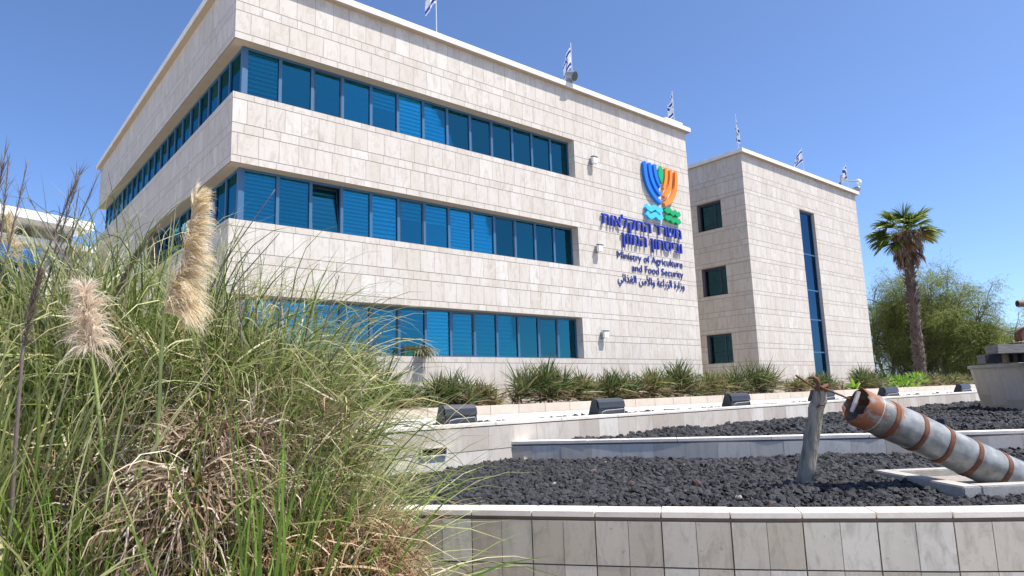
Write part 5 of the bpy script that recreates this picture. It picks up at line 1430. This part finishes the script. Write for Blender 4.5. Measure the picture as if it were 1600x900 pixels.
np_mesh('green_leaves', *merge([tuft(gpos(400, 4.1), 300, .17, .30, (1.2, 2.1), (.011, .021), (.05, .5), bias=R3*.06, kink=.18),
    tuft(gpos(440, 4.4), 110, .2, .4, (1.1, 1.9), (.008, .016), (.2, .8), bias=R3*.12, kink=.2)]), GRN_B, g4)
c5 = gpos(225, 4.1)
g5 = thing('pampas_grass', 'short fresh green tuft below the pinkish plume', 'grass clump', c5, G)
np_mesh('green_leaves', *merge([tuft(gpos(215, 3.95), 290, .24, .34, (1.1, 1.85), (.010, .019), (.05, .5), kink=.2), tuft(gpos(90, 3.9), 280, .4, .45, (1.0, 1.75), (.009, .018), (.1, .6), kink=.2)]), GRN_B, g5)
c6 = gpos(540, 4.75)
g6 = thing('pampas_grass', 'brown dead pampas thatch drooping against the grey front wall', 'grass clump', c6, G)
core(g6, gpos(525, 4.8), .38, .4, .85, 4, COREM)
np_mesh('dead_leaves', *merge([thatch(c6, 2600, .40, .45, .15, .98, (.25, .6), (1.1, 2.4), out=R3*.1, w=(.005, .012)),
    thatch(gpos(490, 4.4), 2000, .45, .4, .1, .95, (.25, .65), (.7, 2.0), w=(.005, .013)), mess(gpos(510, 4.5), 900, .5, .3, .1, .95, (.25, .6), (.005, .012))]), DRY_B, g6)
np_mesh('green_leaves', *merge([tuft(c6+[0, 0, .4], 110, .35, .7, (.5, 1.0), (.005, .010), (.3, 1.2), bias=R3*.1, rz=.5, kink=.3), tuft(gpos(470, 4.5), 90, .25, .4, (.5, 1.0), (.006, .013), (.3, 1.0), kink=.2)]), GRN_P, g6)

def stalk(parent, pts, w, r=(.007, .003), m=STALK, fuzz=0, name='stalk'):
    P = np.array([dep(px, py, w) for px, py in pts])
    t = np.linspace(0, 1, len(P)); T = np.linspace(0, 1, 16)
    Q = np.array([np.interp(T, t, P[:, c_]) for c_ in range(3)]).T
    mb = MB(); mb.tube(Q, np.linspace(r[0], r[1], 16), 6); o = mb.build(name, m, parent, smooth=True)
    if fuzz:
        n_ = fuzz; k = RNG.uniform(.45, 1, n_); b0 = np.array([np.interp(k, T, Q[:, c_]) for c_ in range(3)]).T
        d = (Q[-1]-Q[0])/np.linalg.norm(Q[-1]-Q[0])*1.0+RNG.normal(0, .22, (n_, 3))
        np_mesh('husk', *ribbons(b0, d, RNG.uniform(.05, .16, n_), .0045, .15, 3), PLUMEO, o)
    return o
ST = [  # foot ... tip (towards the sky), distance, fuzz
 ([(-40, 520), (-8, 330), (7, 244)], 4.2, 60), ([(-25, 560), (2, 370), (13, 258)], 4.4, 80),
 ([(-20, 520), (10, 400), (44, 250)], 4.6, 50), ([(20, 560), (62, 420), (100, 330), (123, 273)], 4.7, 120),
 ([(50, 540), (82, 405), (121, 286)], 5.0, 120), ([(100, 520), (107, 400), (125, 288)], 5.3, 10),
 ([(60, 520), (105, 385), (155, 270)], 5.2, 30), ([(190, 560), (130, 450), (44, 308)], 4.4, 40),
 ([(130, 520), (138, 400), (145, 330)], 5.4, 0), ([(290, 520), (360, 395), (430, 296)], 5.4, 0),
 ([(330, 520), (370, 440), (437, 364)], 5.2, 0), ([(300, 520), (345, 420), (385, 345)], 5.3, 0),
 ([(150, 560), (185, 450), (250, 350)], 4.8, 60), ([(380, 690), (378, 560), (374, 440)], 4.9, 40),
 ([(412, 700), (405, 560), (398, 455)], 5.0, 50), ([(425, 660), (430, 560), (440, 465)], 5.1, 60),
 ([(330, 690), (322, 580), (316, 505)], 4.6, 20), ([(450, 640), (520, 560), (560, 490)], 5.3, 30),
 ([(500, 640), (560, 565), (599, 518)], 5.5, 30), ([(270, 640), (215, 520), (185, 465)], 4.5, 10),
 ([(340, 700), (352, 590), (358, 500)], 4.8, 20), ([(480, 600), (510, 500), (530, 430)], 5.4, 10)]
for i, (pts, w_, fz) in enumerate(ST): stalk(g1 if pts[0][0] < 400 else g3, pts, w_, fuzz=fz)

def plume(parent, pts, w, stem, n, wid, m, sm, wind=R3*.25, L=(.12, .26), up=.8, label=None, lockamt=.22, rightness=1.0):
    P = np.array([dep(px, py, w) for px, py in pts])[::-1]            # foot to tip
    t = np.linspace(0, 1, len(P)); NL = 140                              # hairs grow in side locks along the axis
    lkk = RNG.permutation((np.arange(NL)+RNG.random(NL))/NL)**.85; lock = RNG.integers(0, NL, n); k = np.clip(lkk[lock]+RNG.normal(0, .014, n), 0, 1)
    b0 = np.array([np.interp(k, t, P[:, c_]) for c_ in range(3)]).T
    axd = (P[-1]-P[0])/np.linalg.norm(P[-1]-P[0])
    a = RNG.normal(0, 1, (NL, 3))[lock]+RNG.normal(0, .38, (n, 3)); a -= (a@axd)[:, None]*axd; a /= np.linalg.norm(a, axis=1, keepdims=True)
    wk = np.interp(1-k, np.linspace(0, 1, len(wid)), wid)*w/4.5
    a = np.where((a@RGT)[:, None] < 0, a*rightness, a)
    d = axd*(up*(.25+.75*k))[:, None]+a*(.55+RNG.uniform(0, .5, n))[:, None]*(.4+wk[:, None]*5)+wind
    # hairs gather in locks
    d = d+RNG.normal(0, lockamt, (NL, 3))[lock]
    Ls = RNG.uniform(*L, n)*RNG.uniform(.75, 1.15, NL)[lock]*(.45+wk*5.2); dr = RNG.uniform(.3, .8, n)+.9*(1-k)
    v, q = ribbons(b0+a*wk[:, None]*.12, d, Ls, .0022, dr, 7, wind=wind*.35, tip=.0004, kink=.12)
    o = np_mesh('plume', v, q, m, parent)
    if label: o['label'] = label
    if stem:
        S_ = np.array([dep(px, py, w) for px, py in stem]); T = np.linspace(0, 1, 14)
        Q = np.array([np.interp(T, np.linspace(0, 1, len(S_)), S_[:, c_]) for c_ in range(3)]).T
        mb = MB(); mb.tube(Q, np.linspace(.0085, .013, 14), 8); mb.build('stem', sm, o, smooth=True)
    return o
plume(g1, [(303, 312), (297, 350), (288, 395), (274, 440), (261, 470), (258, 490)], 3.9, [(258, 478), (252, 560), (246, 680), (238, 770), (229, 830), (222, 920)], 7000, [.003, .018, .042, .068, .10, .155], PLUME, STALKG, wind=R3*.6-F3*.05, lockamt=.30, rightness=.3, L=(.07, .30), label='big cream plume leaning to the right')
plume(g1, [(132, 450), (136, 480), (139, 515), (143, 552)], 3.8, [(143, 548), (152, 620), (159, 700), (166, 770), (174, 860), (178, 930)], 2300, [.015, .045, .07, .10], PLUMEP, STALKG, wind=R3*.08, lockamt=.45, L=(.04, .24), label='pinkish bottle-shaped plume')
plume(g2, [(62, 430), (50, 475), (36, 545)], 3.6, [(36, 540), (28, 640), (20, 760), (10, 920)], 900, [.008, .022, .025], PLUMEO, STALK, wind=R3*.02, L=(.06, .14), up=1.6, label='old grey-brown plume')
plume(g2, [(13, 340), (18, 370), (28, 405)], 5.0, [(28, 402), (40, 470), (50, 560)], 900, [.015, .035, .04], PLUME, STALK, wind=R3*.02, L=(.08, .16), up=1.3, label='small tan plume')
plume(g1, [(222, 385), (195, 430), (172, 480)], 5.0, [(172, 478), (150, 560)], 900, [.01, .02, .02], PLUMEO, STALK, wind=R3*.0, L=(.06, .12), up=2.0, label='narrow dark brown old plume')
plume(g1, [(262, 580), (266, 605), (271, 635)], 4.5, [(271, 630), (276, 720)], 600, [.02, .03, .03], PLUMEO, STALK, wind=R3*.0, L=(.06, .12), up=1.5, label='small old plume above the dead leaves')

# thin weeds growing out of the gravel by the long wall
wd = thing('weed_tuft', 'wispy pale weeds on the gravel in front of the drain opening', 'weed', hit(655, 735, 2, .47))
c = np.array(wd.location)
np_mesh('stems', *merge([tuft(c, 45, .35, .4, (.5, 1.0), (.003, .006), (.2, .9), kink=.3), tuft(c-R3*.6, 60, .35, .4, (.5, 1.0), (.003, .006), (.3, 1.0), bias=R3*.2, kink=.3)]), GRN_P, wd)
